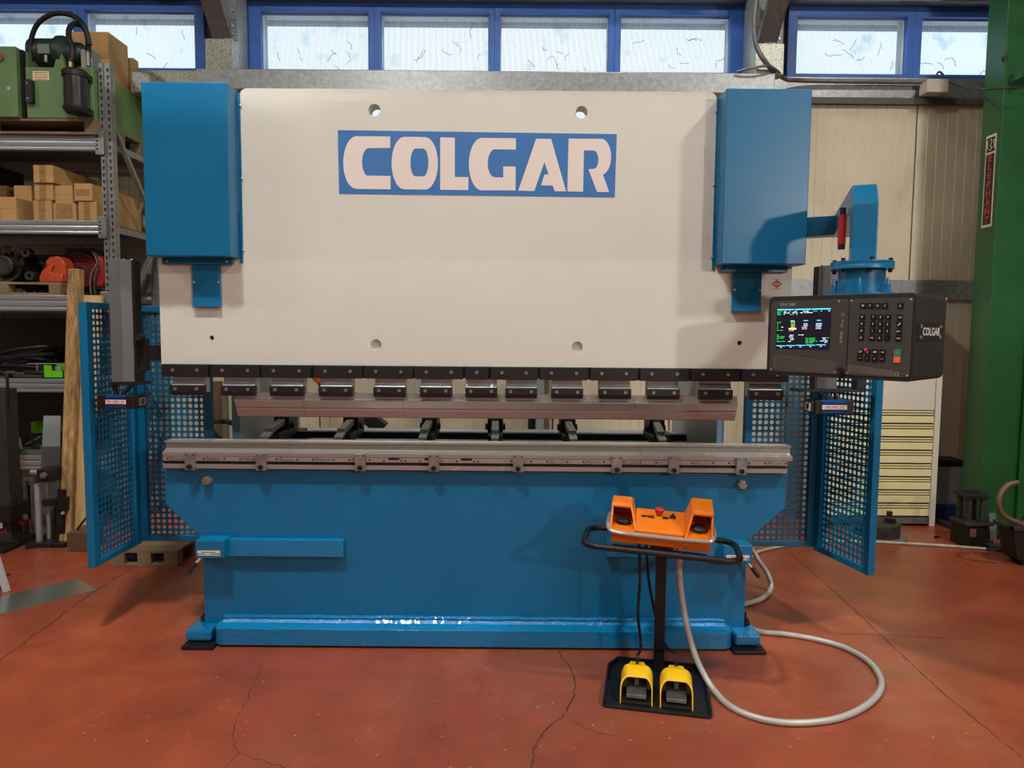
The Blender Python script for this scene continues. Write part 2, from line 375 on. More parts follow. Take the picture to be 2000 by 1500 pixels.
# cream sandwich panels with pressed ribs
ZP1 = Z(196, WY); ZM1, ZM0 = Z(541, WY), Z(579, WY)
def rib_panel(x0, x1, z0, z1):
    pts = []; n = max(2, int(round((x1-x0)/.083))); st = (x1-x0-.012)/n; xa = x0+.006; y = WY-.01
    pts.append((xa, WY+.03)); pts.append((xa, y+.004))
    for i in range(n):
        s = xa+i*st
        pts += [(s+.004, y), (s+st-.006, y), (s+st-.003, y+.004)]
    pts += [(xa+n*st, y+.004), (xa+n*st, WY+.03)]
    return B().prism(pts, z0, z1, 'z')
jx = X(1782, 400, WY); edges = [jx+1.02*k for k in range(-11, 6)]
for a, b in zip(edges[:-1], edges[1:]):
    if b < -5.2 or a > 5.2: continue
    lowhit = b > low[0][0]-.06 and a < low[1][1]+.06
    rib_panel(a, b, ZM1-.01, (LZ0-.06) if lowhit else ZP1).build('wall_panel', PANEL, wb)
    rib_panel(a, b, 0, ZM0+.01).build('wall_panel', PANEL, wb)
struct('trim_2', B().box(-8.3, 8.3, WY-.045, WY+.02, ZM0, ZM1), GALV)                      # mid rail
struct('trim_3', B().box(-8.3, 8.3, WY-.03, WY+.02, Z(190, WY), ZF0), GALV)                # band below the windows
struct('trim_4', B().box(-8.3, 8.3, WY-.06, WY-.03, Z(201, WY), Z(189, WY)), M('dark_rail', (74, 70, 62), .6))
struct('trim_5', B().box(-8.3, 8.3, WY-.14, WY+.02, ZF1, ZF1+.25), GALVD)                  # purlin above the windows
YB = 2.15
bx0, bx1 = X(262, 150, YB), X(1514, 150, YB)
struct('trim_6', B().box(X(383, 150, YB), bx1, YB, YB+.25, Z(178, YB), Z(139, YB)), GALV, bev=.004)
struct('trim_7', B().box(X(255, 150, YB), X(383, 150, YB)-.003, YB+.02, YB+.22, Z(185, YB), Z(141, YB)), M('galvanised_spangle', (150, 152, 140), .4, .6, .5, 60), bev=.004)
# steel posts with raking braces
def post(n, u0, u1, side, seed):
    xa, xb = X(u0, 100, YB+.02), X(u1, 100, YB+.02); z0 = Z(139, YB)+.001; zt = Z(78, YB)
    o = struct('trim_%d' % n, B().box(xa, xb, YB+.02, YB+.14, z0, zt).box(xa+.02, xb-.02, YB+.14, YB+.4, z0, CEIL), M('galvanised_spangle', (150, 152, 140), .4, .6, .5, 60), bev=.004)
    xm = (xa+xb)/2-.01*side; b = B(); a_ = (xm, YB+.10, zt-.01); c_ = (xm+side*.03, YB-1.25, zt+1.35)
    b.bar(a_, c_, .15, .012); b.bar((xm-.07, YB+.1, zt+.02), (xm-.07+side*.03, YB-1.25, zt+1.38), .008, .06); b.bar((xm+.07, YB+.1, zt+.02), (xm+.07+side*.03, YB-1.25, zt+1.38), .008, .06)
    b.build('brace', GALVD, o)
    g = B().prism([(xm-.02*side, zt), (xm+.12, zt), (xm+.12, zt+.4), (xm-.1, zt+.4)], YB+.06, YB+.07, 'y'); g.build('gusset_plate', GALVD, o)
    for k in range(4): screw(o, (xm+.09, YB+.06, zt+.05+.06*k), .012, .008, GALV, 'bolt', head='hex')
post(8, 400, 455, -1, 1); post(9, 1476, 1532, 1, 2)
# conduit and junction box by the right-hand windows
cb = thing('conduit', P(1500, 150, 2.1), 'grey conduit pipe running below the right-hand windows and up the steel post', 'pipe')
pts = [P(1486, -40, 2.08), P(1474, 30, 2.08), P(1476, 85, 2.08), P(1498, 125, 2.1), P(1530, 152, 2.3), P(1560, 157, 2.5), P(1680, 159, 2.53), P(1808, 160, 2.53)]
B().tube(spline(pts, 8), .018, 10).build('pipe', GALVD, cb, True)
B().tube(spline([P(1440, 140, 2.12), P(1465, 134, 2.08), P(1505, 130, 2.08), P(1540, 158, 2.3)], 8), .009, 8).build('cable', GALVD, cb, True)
jb = thing('junction_box', P(1832, 172, 2.46), 'beige cable junction box fixed below the window strip', 'junction box')
B().box(X(1813, 158, 2.42), X(1851, 158, 2.42), 2.42, 2.55, Z(172, 2.42), Z(148, 2.42)).build('body', M('beige_plastic', (176, 168, 150), .5), jb, bev=.006)
B().box(X(1811, 158, 2.41), X(1853, 158, 2.41), 2.405, 2.42, Z(173, 2.41), Z(147, 2.41)).build('lid', M('beige_plastic'), jb, bev=.004)
B().tube(spline([P(1828, 148, 2.47), P(1834, 140, 2.45), P(1842, 146, 2.47)], 6), .008, 8).build('cable_gland', GALVD, jb, True)
B().tube(spline([P(1853, 160, 2.5), P(1880, 170, 2.3), P(1915, 174, 1.9), P(1935, 174, 1.66), P(2010, 170, 1.6)], 8), .006, 6).build('cable', RUB, jb, True)
# high-bay lamp fixtures, out of view, housing the added fill lamps too
for x, y, z, e in LAMPS:
    t = thing('bay_and_fill_lamp', (x, y, z), 'grey bell-shaped high-bay lamp hanging out of view from the hall roof', 'lamp', 'high-bay lamps under the roof')
    B().lathe((x, y, z), [(.24, -.02), (.26, -.02), (.16, .16), (.08, .24), (.001, .24)], 20).build('reflector', GALVD, t, True)
    B().cyl((x, y, z+.23), (x, y, CEIL), .012, 8).build('rod', GALVD, t)

t = thing('flood_lamp', (FLOOD.x, FLOOD.y-.12, 0), 'yellow work floodlight on a black tripod mast', 'lamp')
B().cyl((FLOOD.x, FLOOD.y-.12, .3), (FLOOD.x, FLOOD.y-.12, FLOOD.z), .02, 10).build('mast', BLACKP, t)
for k in range(3): a = k*2*PI/3; B().cyl((FLOOD.x, FLOOD.y-.12, .6), (FLOOD.x+.5*math.cos(a), FLOOD.y-.12+.5*math.sin(a), .012), .012, 8).build('leg', BLACKP, t)
B().cyl((FLOOD.x+.06, FLOOD.y-.09, FLOOD.z), (FLOOD.x+.01, FLOOD.y-.015, FLOOD.z), .16, 20, .24).build('housing', YELLOW, t)

# ================================================================== PRESS BRAKE
YP = -.10                      # front face of table plate and ram plate
pb = thing('press_brake', (-.18, YP+.5, 0), 'large blue and white hydraulic press brake standing on the red floor', 'machine')
xl = X(322, 950, YP); xr = X(1536, 950, YP); xll = X(398, 1160, YP); xrr = X(1456, 1160, YP)
zt = Z(917, YP)
plate_poly = [(xll, .03), (xrr, .03), (xrr, Z(1092, YP, 1456)), (X(1462, 1054, YP), Z(1054, YP, 1462)), (xr, Z(992, YP, 1535)), (xr, zt), (xl, zt), (xl, Z(985, YP, 322)), (X(388, 1046, YP), Z(1046, YP, 388)), (xll, Z(1090, YP, 398))]
bed = B().prism(plate_poly, YP, YP+.10).build('table_plate', BLUE, pb, bev=.004)
for k in range(17):
    u = 348+72.4*k; p = P(u, 956+.0025*u, YP); screw(bed, p, .004, .002, BLUEG, 'grub_screw')
# side frames behind the table
for sx_, uA, uB in ((-1, 456, 470), (1, 1412, 1400)):
    xa, xb = X(uA, 830, .42), X(uB, 830, .42)
    fr = B().prism([(.42, .0), (1.55, .0), (1.55, 2.62), (YP+.12, 2.62), (YP+.12, 1.75), (.42, 1.5)], min(xa, xb), max(xa, xb), 'x').build('side_frame', GREYF, pb, bev=.004)
    B().box(min(xa, xb)-.002, max(xa, xb)+.002, .405, .42, .0, 1.5).build('edge_strip', M('pale_blue_edge', (120, 160, 188), .4), fr)
B().box(X(470, 830, .42)+.01, X(1400, 830, .42)-.01, 1.35, 1.5, .05, .85).build('rear_crossbeam', GREYF, pb)
# toe plate welded along the foot
YT = -.205
tx0, tx1 = X(415, 1245, YT), X(1433, 1250, YT); tz0, tz1 = .012, Z(1232, YT, 920)
def rr_plan(x0, x1, y0, y1, r):
    o = [(x1, y1), (x0, y1)]
    for i in range(7): t = PI+PI/2*i/6; o.append((x0+r+r*math.cos(t), y0+r+r*math.sin(t)))
    for i in range(7): t = 1.5*PI+PI/2*i/6; o.append((x1-r+r*math.cos(t), y0+r+r*math.sin(t)))
    return o
toe = B().prism(rr_plan(tx0, tx1, YT, YP, .045), tz0, tz1, 'z').build('toe_plate', BLUEG, pb, True, bev=.006)
rnd = random.Random(4); wp = [(tx0+.02+(tx1-tx0-.04)*i/220, YP-.008+rnd.uniform(-.002, .002), tz1+.006+rnd.uniform(-.0025, .0025)) for i in range(221)]
B().tube([(x, y, z+.016) for x, y, z in wp], .010, 8, rib=.16).build('weld_bead', BLUEG, toe, True)
fb = B(); nw = len(wp); rw = random.Random(9)
fv = [(p[0], YP-.0005, tz1+.026+rw.uniform(-.002, .002)) for p in wp]+[(p[0], YP-.015+rw.uniform(-.002, .002), tz1+.0125+rw.uniform(-.002, .002)) for p in wp]+[(p[0], YP-.028+rw.uniform(-.002, .002), tz1+.0004) for p in wp]
fb.add(fv, [(i, i+1, nw+i+1, nw+i) for i in range(nw-1)]+[(nw+i, nw+i+1, 2*nw+i+1, 2*nw+i) for i in range(nw-1)])
fb.build('weld_fillet', M('weld_gloss_blue', (10, 124, 180), .16, 0, 0, 9, .4, 90, coat=.6), toe, True)
B().box(tx0+.05, tx1-.05, YT+.02, YP+.1, .0, .03).build('base_gap_shade', BLACKP, pb)  # black filler standing in for the shade under the toe plate
for u0, u1, pu0, pu1, bu in ((367, 417, 355, 417, 383), (1432, 1483, 1434, 1496, 1466)):
    xa, xb = X(u0, 1245, -.16), X(u1, 1245, -.16)
    ft = B().box(xa, xb, -.19, -.02, .022, .078).build('mounting_foot', BLUEG, pb, bev=.012)
    B().box(X(pu0, 1265, -.23), X(pu1, 1265, -.23), -.24, -.0, 0, .018).build('foot_pad', BLACKP, ft, bev=.003)
    c = (xa+xb)/2 + (-.01 if u0 < 900 else .02)
    b = B().cyl((c, -.06, .078), (c, -.06, .10), .03, 6); b.cyl((c, -.06, .10), (c, -.06, .112), .022, 6); b.cyl((c, -.06, .112), (c, -.06, .145), .011, 10)
    b.build('levelling_bolt', DARKM, ft, bev=.002)
# side brackets with rating plates
for u0, u1, v0, v1, e0, e1, pu in ((381, 438, 1056, 1091, 438, 670, 405), (1413, 1470, 1065, 1100, 1184, 1413, 1441)):
    yb = YP-.09; x0, x1 = X(u0, 1072, yb), X(u1, 1072, yb); z0, z1 = Z(v1, yb, (u0+u1)/2), Z(v0, yb, (u0+u1)/2)
    br = B().box(x0, x1, yb, YP+.06, z0, z1).build('side_bracket', BLUE, pb, bev=.004)
    y2 = YP-.035; a, c = X(e0, 1072, y2), X(e1, 1072, y2)
    B().box(min(a, c), max(a, c), y2, YP, Z(1088 if u0 < 900 else 1090, y2, (e0+e1)/2), Z(1054 if u0 < 900 else 1057, y2, (e0+e1)/2)).build('bracket_bar', BLUEG, br, bev=.004)
    xc = (x0+x1)/2 - (.005 if u0 < 900 else 0); zp = z0+.027
    B().box(xc-.056, xc+.056, yb-.002, yb, zp-.0125, zp+.0125).build('rating_plate', LABEL, br)
    tb = B()
    for r_, (aa, bb) in enumerate(((-.035, .035), (-.046, -.014), (.008, .046))):
        zz = zp+(.005 if r_ == 0 else -.004)
        tb.box(xc+aa, xc+bb, yb-.0026, yb-.0018, zz-.0014, zz+.0014)
    tb.build('plate_print', INKR if u0 > 900 else INK, br)
    for s in (-1, 1): screw(br, (xc+s*.051, yb-.002, zp-.004), .004, .002, DARKM)
    s = -1 if u0 < 900 else 1; xe = x0+.02 if s < 0 else x1-.02
    lv = B().cyl((xe, yb+.05, z0), (xe+s*.03, yb+.03, z0-.032), .007, 10).build('lever', CHROME, br, True)
    B().cyl((xe+s*.03, yb+.03, z0-.03), (xe+s*.062, yb+.012, z0-.075), .011, 10).build('lever_grip', RUB, lv, True, bev=.003)
for u, v in ((407, 937), (1447, 945)):
    p = P(u, v, YP); b = B().cyl(p, p+Vector((0, -.012, 0)), .024, 20); b.cyl(p+Vector((0, -.012, 0)), p+Vector((0, -.034, 0)), .022, 6)
    b.build('hex_bolt', STEELD, pb, bev=.002)
# die rail, dies and clamps
ry = YP-.035; rx0, rxm, rx1 = X(318, 900, ry), X(988, 900, ry), X(1538, 905, ry)
zr0 = zt-.003; rz = lambda v: Z(v, ry, 1000)-.0  # photo rows are taken at mid width
zA, zB_, zC, zD, zE = [Z(v, ry, 1000) for v in (920, 911, 905, 897, 893)]
prof = [(YP+.10, zA), (ry, zA), (ry, zB_-.002), (ry+.026, zB_), (ry+.026, zC-.001), (ry, zC-.001), (ry, zD), (ry+.022, zD+.001), (ry+.022, zE), (ry+.004, zE), (ry+.004, zE+.010), (YP+.10, zE+.010)]
for a, c in ((rx0, rxm-.001), (rxm+.001, rx1)): 
    rl = B().prism(prof, a, c, 'x').build('die_rail', STEEL, pb)
    B().box(a+.002, c-.002, ry+.012, ry+.026, zB_-.001, zC-.0015).build('groove_shade', DARKM, rl); B().box(a+.002, c-.002, ry+.012, ry+.022, zD+.001, zE-.0005).build('groove_shade', DARKM, rl)  # dark strips put in as the shade inside the rail grooves
    u = a+.045
    k = 0
    while u < c-.05:
        zc = (zC+zD)/2
        if 5 < k < 9 and a == rx0:
            B().box(u-.01, u+.045, ry-.001, ry+.004, zc+.002, zD+.0005).build('rail_slot', DARKM, rl)
            for dx in (-.03, .055, .075): screw(rl, (u+dx, ry, zc-.003), .005, .0012, INK, 'rail_hole')
        else:
            screw(rl, (u, ry, zc), .011, .003, STEELD, 'rail_screw', head='socket'); screw(rl, (u-.022, ry, zc), .005, .0012, INK, 'rail_hole'); screw(rl, (u+.078, ry, zc), .005, .0012, INK, 'rail_hole')
            B().box(u+.012, u+.062, ry-.0012, ry+.004, zc-.005, zc+.005).build('rail_slot', STEELD, rl)
        u += .178; k += 1
dz = [Z(v, YP, 1000) for v in (892, 887, 884, 880, 873, 869)]
dp = [(YP+.10, dz[0]-.004), (YP-.03, dz[0]-.004), (YP-.03, dz[1]), (YP-.012, dz[2]), (YP+.004, dz[3]-.004), (YP+.006, dz[4]+.002), (YP-.008, dz[5]), (YP-.008, dz[5]+.008), (YP+.012, dz[5]+.008), (YP+.022, dz[5]-.01), (YP+.032, dz[5]+.008), (YP+.07, dz[5]+.008), (YP+.07, dz[2]), (YP+.10, dz[1])]
de = [X(323, 875, YP), X(563, 875, YP), X(985, 875, YP), X(1252, 875, YP), X(1544, 882, YP)]
for a, c in zip(de[:-1], de[1:]): B().prism(dp, a+.0006, c-.0006, 'x').build('die', STEEL, pb)
for u, v in ((370, 902), (509, 903), (703, 904), (847, 905), (1012, 906), (1205, 908), (1317, 909), (1449, 911)):
    yc = ry-.016; p = P(u, v, yc); cl = B().box(p.x-.025, p.x+.025, yc, ry+.012, p.z-.042, p.z+.042).build('die_clamp', STEELD, pb, bev=.002)
    screw(cl, (p.x, yc, p.z-.024), .012, .009, DARKM, 'clamp_screw', head='socket')
    for s in (-1, 1): screw(cl, (p.x+s*.017, yc, p.z+.034), .004, .0012, INK, 'pin_hole')

# ---- ram
rL, rR = X(313, 640, YP), X(1543, 640, YP); tL, tR = X(470, 300, YP), X(1397, 300, YP); rb, rt_ = Z(716, YP, 900), Z(176, YP, 930)
zs = Z(420, YP); zsr = Z(700, YP, 1500)
rr = .035; poly = [(rL, rb), (rR, rb), (rR, zs), (tR+.35, zs), (tR+.0, zs+.0001)]
poly = [(rL, rb), (rR-.0, rb), (rR, zs), (tR, zs)] + [(tR-rr+rr*math.cos(t), rt_-rr+rr*math.sin(t)) for t in [PI/2*i/6 for i in range(7)]] + [(tL+rr+rr*math.cos(t), rt_-rr+rr*math.sin(t)) for t in [PI/2+PI/2*i/6 for i in range(7)]] + [(tL, zs), (rL, zs)]
def C_(u, v, r): p = P(u, v, YP); return circ(p.x, p.z, r, 28)
hl = [C_(731, 215, .0285), C_(1136, 219, .0285), C_(734, 674, .027), C_(1127, 678, .027), C_(413, 660, .0115), C_(1445, 670, .0115)]
ram = B().prism(poly, YP, YP+.09, 'y', hl).build('ram', WHITE, pb, bev=.003)
for u, v in ((734, 674), (1127, 678)):
    p = P(u, v, YP); B().cyl((p.x, YP+.02, p.z), (p.x, YP+.07, p.z), .0268, 28).build('hole_plug', WHITE, ram, True)
for u, v in ((413, 660), (1445, 670)):
    p = P(u, v, YP); B().cyl((p.x, YP+.02, p.z), (p.x, YP+.05, p.z), .0125, 16).build('hole_back', INK, ram)
# logo panel: blue field with six letters, traced on the ram face
LS = 600/2000
def lp(x, y): p = P(640+x*LS, 170+y*LS, YP); return (p.x, p.z)
fld = B().prism([lp(66, 281), lp(1882, 307), lp(1868, 718), lp(75, 695)], YP-.0015, YP).build('logo_field', LOGOB, ram)
def arc(cx, cy, rx, ry_, a0, a1, n=7): return [(cx+rx*math.cos(math.radians(a0+(a1-a0)*i/n)), cy+ry_*math.sin(math.radians(a0+(a1-a0)*i/n))) for i in range(n+1)]
letters = {
 'C': ([(408, 323), (408, 398), (262, 399)] + arc(268, 490, 44, 91, 262, 98, 10)[0:] + [(262, 577), (410, 580), (410, 667), (182, 664)] + arc(186, 493, 84, 171, 95, 265, 14) + [(182, 321)], []),
 'O': (arc(500, 496, 84, 171, 93, 267, 14) + [(560, 325), (632, 327)] + arc(634, 498, 84, 171, -87, 87, 14) + [(560, 668)], [arc(573, 492, 34, 91, 95, 265, 10) + arc(622, 492, 34, 91, -85, 85, 10)]),
 'L': ([(733, 329), (828, 330), (828, 586), (917, 587), (916, 672), (733, 670)], []),
 'G': ([(1226, 334), (1226, 409), (1083, 407)] + arc(1088, 498, 46, 91, 262, 98, 10) + [(1083, 588), (1143, 590), (1143, 518), (1224, 519), (1223, 675), (1000, 673)] + arc(1004, 503, 85, 171, 95, 265, 14) + [(1000, 332)], []),
 'A': ([(1357, 337), (1455, 339), (1552, 680), (1478, 680), (1465, 643), (1388, 641), (1412, 570), (1438, 570), (1411, 490), (1345, 678), (1240, 676)], []),
 'R': ([(1568, 337), (1790, 338)] + arc(1780, 455, 65, 117, -72, 58, 10) + [(1792, 572), (1832, 685), (1753, 684), (1697, 536), (1735, 533)] + arc(1732, 474, 30, 59, 75, -75, 8) + [(1735, 415), (1668, 414), (1663, 682), (1560, 681)], []),
}
for ch, (pl, hs) in letters.items():
    B().prism([lp(*q) for q in pl], YP-.0028, YP-.0014, 'y', [[lp(*q) for q in h] for h in hs]).build('letter', LOGOW, fld)
# maker's association sticker
p = P(1517, 555, YP); ct = B().box(p.x-.034, p.x+.034, YP-.0012, YP, p.z-.027, p.z+.027).build('sticker', LABEL, ram)
B().prism([(p.x-.027, p.z), (p.x, p.z-.02), (p.x+.027, p.z), (p.x, p.z+.02)], YP-.002, YP-.0011).build('red_diamond', M('sticker_red', (170, 40, 36), .5), ct)
text('UCIMU', .0105, LABEL, ct, (p.x, YP-.0024, p.z), FRONT, bold=.0003)
B().box(p.x-.015, p.x+.015, YP-.0018, YP-.001, p.z+.0215, p.z+.0235).box(p.x-.02, p.x+.02, YP-.0018, YP-.001, p.z-.0245, p.z-.0225).build('small_print', INK, ct)

# cylinder covers with flanges and lower tabs
for (u0, u1, v0, v1, fu, tu0, tu1, tv1, s) in ((280, 447, 160, 500, 472, 376, 430, 600, 1), (1415, 1581, 173, 516, 1396, 1431, 1487, 609, -1)):
    yc = YP-.12; x0, x1 = X(u0, 330, yc), X(u1, 330, yc); um = (u0+u1)/2; z0, z1 = Z(v1, yc, um), Z(v0, yc, um)
    cv = B().box(x0, x1, yc, YP-.004, z0, z1).build('cylinder_cover', BLUE, pb, bev=.004)
    xf = X(fu, 330, YP); xi = x1 if s > 0 else x0
    fz1, fz0 = z1-.01, z0-.02
    B().box(min(xi, xf), max(xi, xf), YP-.005, YP, fz0, fz1).build('side_flange', BLUE, cv, bev=.001)
    B().box(x0+.03, x1-.03 if s > 0 else x1-.05, YP-.03, YP-.004, z0-.03, z0+.001).build('bottom_flange', M('blue_enamel'), cv, bev=.002)
    for k in range(3): screw(cv, ((xi+xf)/2+s*.008, YP-.005, fz1-.06-(fz1-fz0-.12)*k/2), .0075, .005)
    for q in (.14, .86): screw(cv, (x0+(x1-x0)*q, YP-.03, z0-.016), .007, .005)
    a, c = X(tu0, 570, YP-.02), X(tu1, 570, YP-.02); tz = Z(tv1, YP-.02, (tu0+tu1)/2)
    tbk = B().prism([(YP-.02, z0-.03), (YP-.005, z0-.03), (YP-.002, tz), (YP-.026, tz), (YP-.02, tz+.05)], a, c, 'x').build('lower_tab', BLUE, pb, bev=.002)
    for q in (.06, .94): screw(tbk, (a+(c-a)*q, YP-.021, z0-.115), .0065, .004)

# upper clamp blocks
yc = YP-.02; seams = [313, 409, 509, 610, 709, 808, 906, 956, 1052, 1151, 1248, 1348, 1447, 1543]
cz1 = rb; cz0 = Z(741, yc, 900)
for i, (a, c) in enumerate(zip(seams[:-1], seams[1:])):
    xa, xc = X(a, 728, yc)+.006, X(c, 728, yc)-.006
    bl = B().box(xa, xc, yc, YP+.08, cz0, cz1-.0005).build('clamp_block', BLACK, pb, bev=.0015)
    for q in ((.24, .76) if c-a > 60 else (.5,)): screw(bl, (xa+(xc-xa)*q, yc, (cz0+cz1)/2+.004), .0085, .004, STEELD, 'clamp_screw', head='socket')
    if i < 12: B().box(xc+.001, xc+.011, yc+.012, YP+.07, cz0+.012, cz1-.002).build('spacer', DARKM, bl)
B().box(X(313, 728, yc)+.01, X(1543, 728, yc)-.01, YP+.02, YP+.07, cz0+.005, cz1).build('clamp_beam', BLACK, pb)
hp = [332, 432, 527, 623, 730, 821, 910, 988, 1078, 1172, 1267, 1368, 1467]
for i, u in enumerate(hp):
    yk = YP-.022; wd = .157 if i < 4 or i > 10 else .15; xa = X(u, 755, yk); zc1 = Z(757+.008*(u-1000), yk, 900)+.0; zc0 = Z(777, yk, 900)
    zc1 = Z(757, yk, 900)
    h = B().prism([(YP+.012, cz0+.002), (YP+.07, cz0+.002), (YP+.07, zc0+.012), (YP+.0, zc0+.012), (YP-.004, zc1), (YP+.012, cz0-.012)], xa, xa+wd, 'x').build('punch_holder', STEELL, pb, bev=.0015)
    B().prism([(YP-.004, zc1), (yk, zc1-.003), (yk, zc0+.018), (yk+.012, zc0), (YP+.02, zc0), (YP+.02, zc1-.002)], xa-.003, xa+wd+.003, 'x').build('holder_jaw', BLACK, h, bev=.0015)
    for q in (.16, .83): screw(h, (xa+wd*q, yk, zc0+.033), .0085, .005, STEELD, 'jaw_screw', head='socket')
# punch in segments
pz = [Z(v, YP+.03, 940) for v in (770, 782, 785, 800.5, 803.5, 818)]
pp = [(YP+.012, pz[0]), (YP+.06, pz[0]), (YP+.06, pz[1]-.01), (YP+.052, pz[5]+.01), (YP+.046, pz[5]), (YP+.038, pz[5]+.004), (YP+.024, pz[4]), (YP+.018, pz[3]), (YP+.022, pz[3]+.002), (YP-.004, pz[2]), (YP-.004, pz[1]), (YP+.012, pz[1]+.004)]
pe = [X(458, 790, YP), X(592, 790, YP), X(787, 790, YP), X(1110, 790, YP), X(1240, 790, YP), X(1441, 795, YP)]
for i, (a, c) in enumerate(zip(pe[:-1], pe[1:])):
    pn = B().prism(pp, a+.0005, c-.0005, 'x').build('punch', STEEL, pb)
    for k in range(8 if i in (0, 2, 3) else 0):
        B().box(a+.09+.012*k, a+.096+.012*k+(k % 3)*.002, YP-.0048, YP-.0038, pz[1]-.001, pz[1]+.0015).build('size_stamp', INK, pn)

# ---- back gauge behind the tooling
gy = .45; gz = .905
bg = B().box(X(500, 857, gy), X(1362, 866, gy), gy, gy+.07, gz-.03, gz+.008).box(X(545, 852, .8), X(1340, 852, .8), .78, .84, gz-.02, gz+.02).build('back_gauge_rail', BLACKP, pb, bev=.003)
B().box(X(500, 857, gy)-.01, X(1362, 857, gy)+.02, gy-.004, gy, gz-.012, gz-.006).build('guide_strip', STEELD, bg)
for tx, bxp in ((508, 560), (655, 692), (822, 842), (966, 968), (1122, 1107), (1300, 1277)):
    a = P(tx, 853, .22); c = P(bxp, 822, .72); xx = (c.x*.5+a.x*.5)
    fg = B().box(c.x-.045, c.x+.045, .62, .80, gz+.02, gz+.13).build('gauge_block', BLACKP, pb, bev=.004)
    B().box(xx-.04, xx+.04, .44, .76, gz+.008, gz+.055).build('gauge_carriage', BLACKP, fg, bev=.004)
    B().bar((c.x, .66, gz+.105), (a.x, .34, gz+.085), .042, .034).build('gauge_finger', STEELD, fg, bev=.003)
    B().bar((a.x+(c.x-a.x)*.0, .36, gz+.075), (a.x-(c.x-a.x)*.1, .27, gz+.06), .042, .018).build('finger_tip', STEELL, fg, bev=.002)
    for s in (-1, 1): B().cyl((c.x+s*.045, .68, gz+.075), (c.x+s*.06, .68, gz+.075), .02, 14).build('gauge_knob', RUB, fg, True)
for s, u in ((-1, 512), (1, 1352)):
    B().box(X(u, 860, .5)-.03, X(u, 860, .5)+.03, .43, 1.3, .55, gz-.03).build('gauge_support', BLACKP, pb)

# ================================================================== PERFORATED SAFETY GUARDS
def perf_sheet(o, ux, nx, nz, pit, r):
    """grid of square cells, each with a round hole; o = lower corner, ux = unit vector along the sheet"""
    b = B(); o = Vector(o); ux = Vector(ux); uz = Vector((0, 0, 1)); k = 12; cs = []
    for i in range(k):
        a = 2*PI*(i+.5)/k; c, s = math.cos(a), math.sin(a); m = .5/max(abs(c), abs(s)); cs.append((c, s, m))
    sq = [(.5, .5), (-.5, .5), (-.5, -.5), (.5, -.5)]
    for i in range(nx):
        for j in range(nz):
            cx = (i+.5)*pit; cz = (j+.5)*pit
            vs = [o+ux*(cx+c*r)+uz*(cz+s*r) for c, s, m in cs]+[o+ux*(cx+c*m*pit)+uz*(cz+s*m*pit) for c, s, m in cs]+[o+ux*(cx+a*pit)+uz*(cz+d*pit) for a, d in sq]
            fs = [(q, (q+1) % k, k+(q+1) % k, k+q) for q in range(k)]
            for ci, (a, d) in enumerate(sq):
                e = min(range(k), key=lambda q: (cs[q][0]*cs[q][2]-a)**2+(cs[q][1]*cs[q][2]-d)**2)
                for q in (e, (e-1) % k):
                    q2 = (q+1) % k
                    if abs(cs[q][0]*cs[q][2]-cs[q2][0]*cs[q2][2]) > 1e-6 and abs(cs[q][1]*cs[q][2]-cs[q2][1]*cs[q2][2]) > 1e-6:
                        fs.append((k+q, k+q2, 2*k+ci)); break
            b.add(vs, fs)
    return b
def guard_panel(parent, a, c, z0, z1, name_sheet):
    """framed perforated panel between plan points a and c"""
    a = Vector((*a, 0)); c = Vector((*c, 0)); L_ = (c-a).length; u = (c-a)/L_; t = .04
    fb = B()
    fb = B().bar(a+u*t/2+Vector((0, 0, z0)), a+u*t/2+Vector((0, 0, z1)), .04, t, up=u); fb.build('frame_post', BLUE, parent, bev=.003)
    B().bar(c-u*t/2+Vector((0, 0, z0)), c-u*t/2+Vector((0, 0, z1)), .04, t, up=u).build('frame_post', BLUE, parent, bev=.003)
    B().bar(a+u*t+Vector((0, 0, z1-.016)), c-u*t+Vector((0, 0, z1-.016)), .038, .032).build('frame_rail', BLUE, parent, bev=.003)
    B().bar(a+u*t+Vector((0, 0, z0+.016)), c-u*t+Vector((0, 0, z0+.016)), .038, .032).build('frame_rail', BLUE, parent, bev=.003)
    nx = round((L_-2*t)/.031); nz = round((z1-z0-.064)/.031); pit = (L_-2*t)/nx
    nz = int((z1-z0-.064)/pit)+1
    sh = perf_sheet(a+u*t+Vector((0, 0, z0+.028)), u, nx, nz, pit, pit*.36).build(name_sheet, BLUE, parent)
    m = sh.modifiers.new('thick', 'SOLIDIFY'); m.thickness = .002; m.offset = 0
g = thing('safety_guard', (-2.08, .3, .36), 'blue perforated safety guard of two hinged panels beside the storage rack', 'guard')
guard_panel(g, (-2.09, -.11), (-2.075, .31), .36, 1.68, 'perforated_sheet')
guard_panel(g, (-2.06, .33), (-1.655, .33), .37, 1.675, 'perforated_sheet')
for z in (.6, 1.03, 1.45): B().cyl((-2.066, .315, z), (-2.066, .315, z+.08), .012, 10).build('hinge', DARKM, g, True)
B().box(-1.70, -1.655, .35, .44, .7, .78).box(-1.70, -1.5, .40, .44, .7, .78).build('mounting_arm', BLACKP, g)
g = thing('safety_guard', (1.70, .3, .36), 'blue perforated safety guard of two hinged panels beside the cream slatted cabinet', 'guard')
guard_panel(g, (1.80, -.11), (1.705, .31), .355, 1.66, 'perforated_sheet')
guard_panel(g, (1.69, .33), (1.285, .33), .37, 1.66, 'perforated_sheet')
for z in (.6, 1.03, 1.45): B().cyl((1.697, .315, z), (1.697, .315, z+.08), .012, 10).build('hinge', DARKM, g, True)
B().box(1.285, 1.33, .35, .44, .7, .78).box(1.15, 1.33, .40, .44, .7, .78).build('mounting_arm', BLACKP, g)

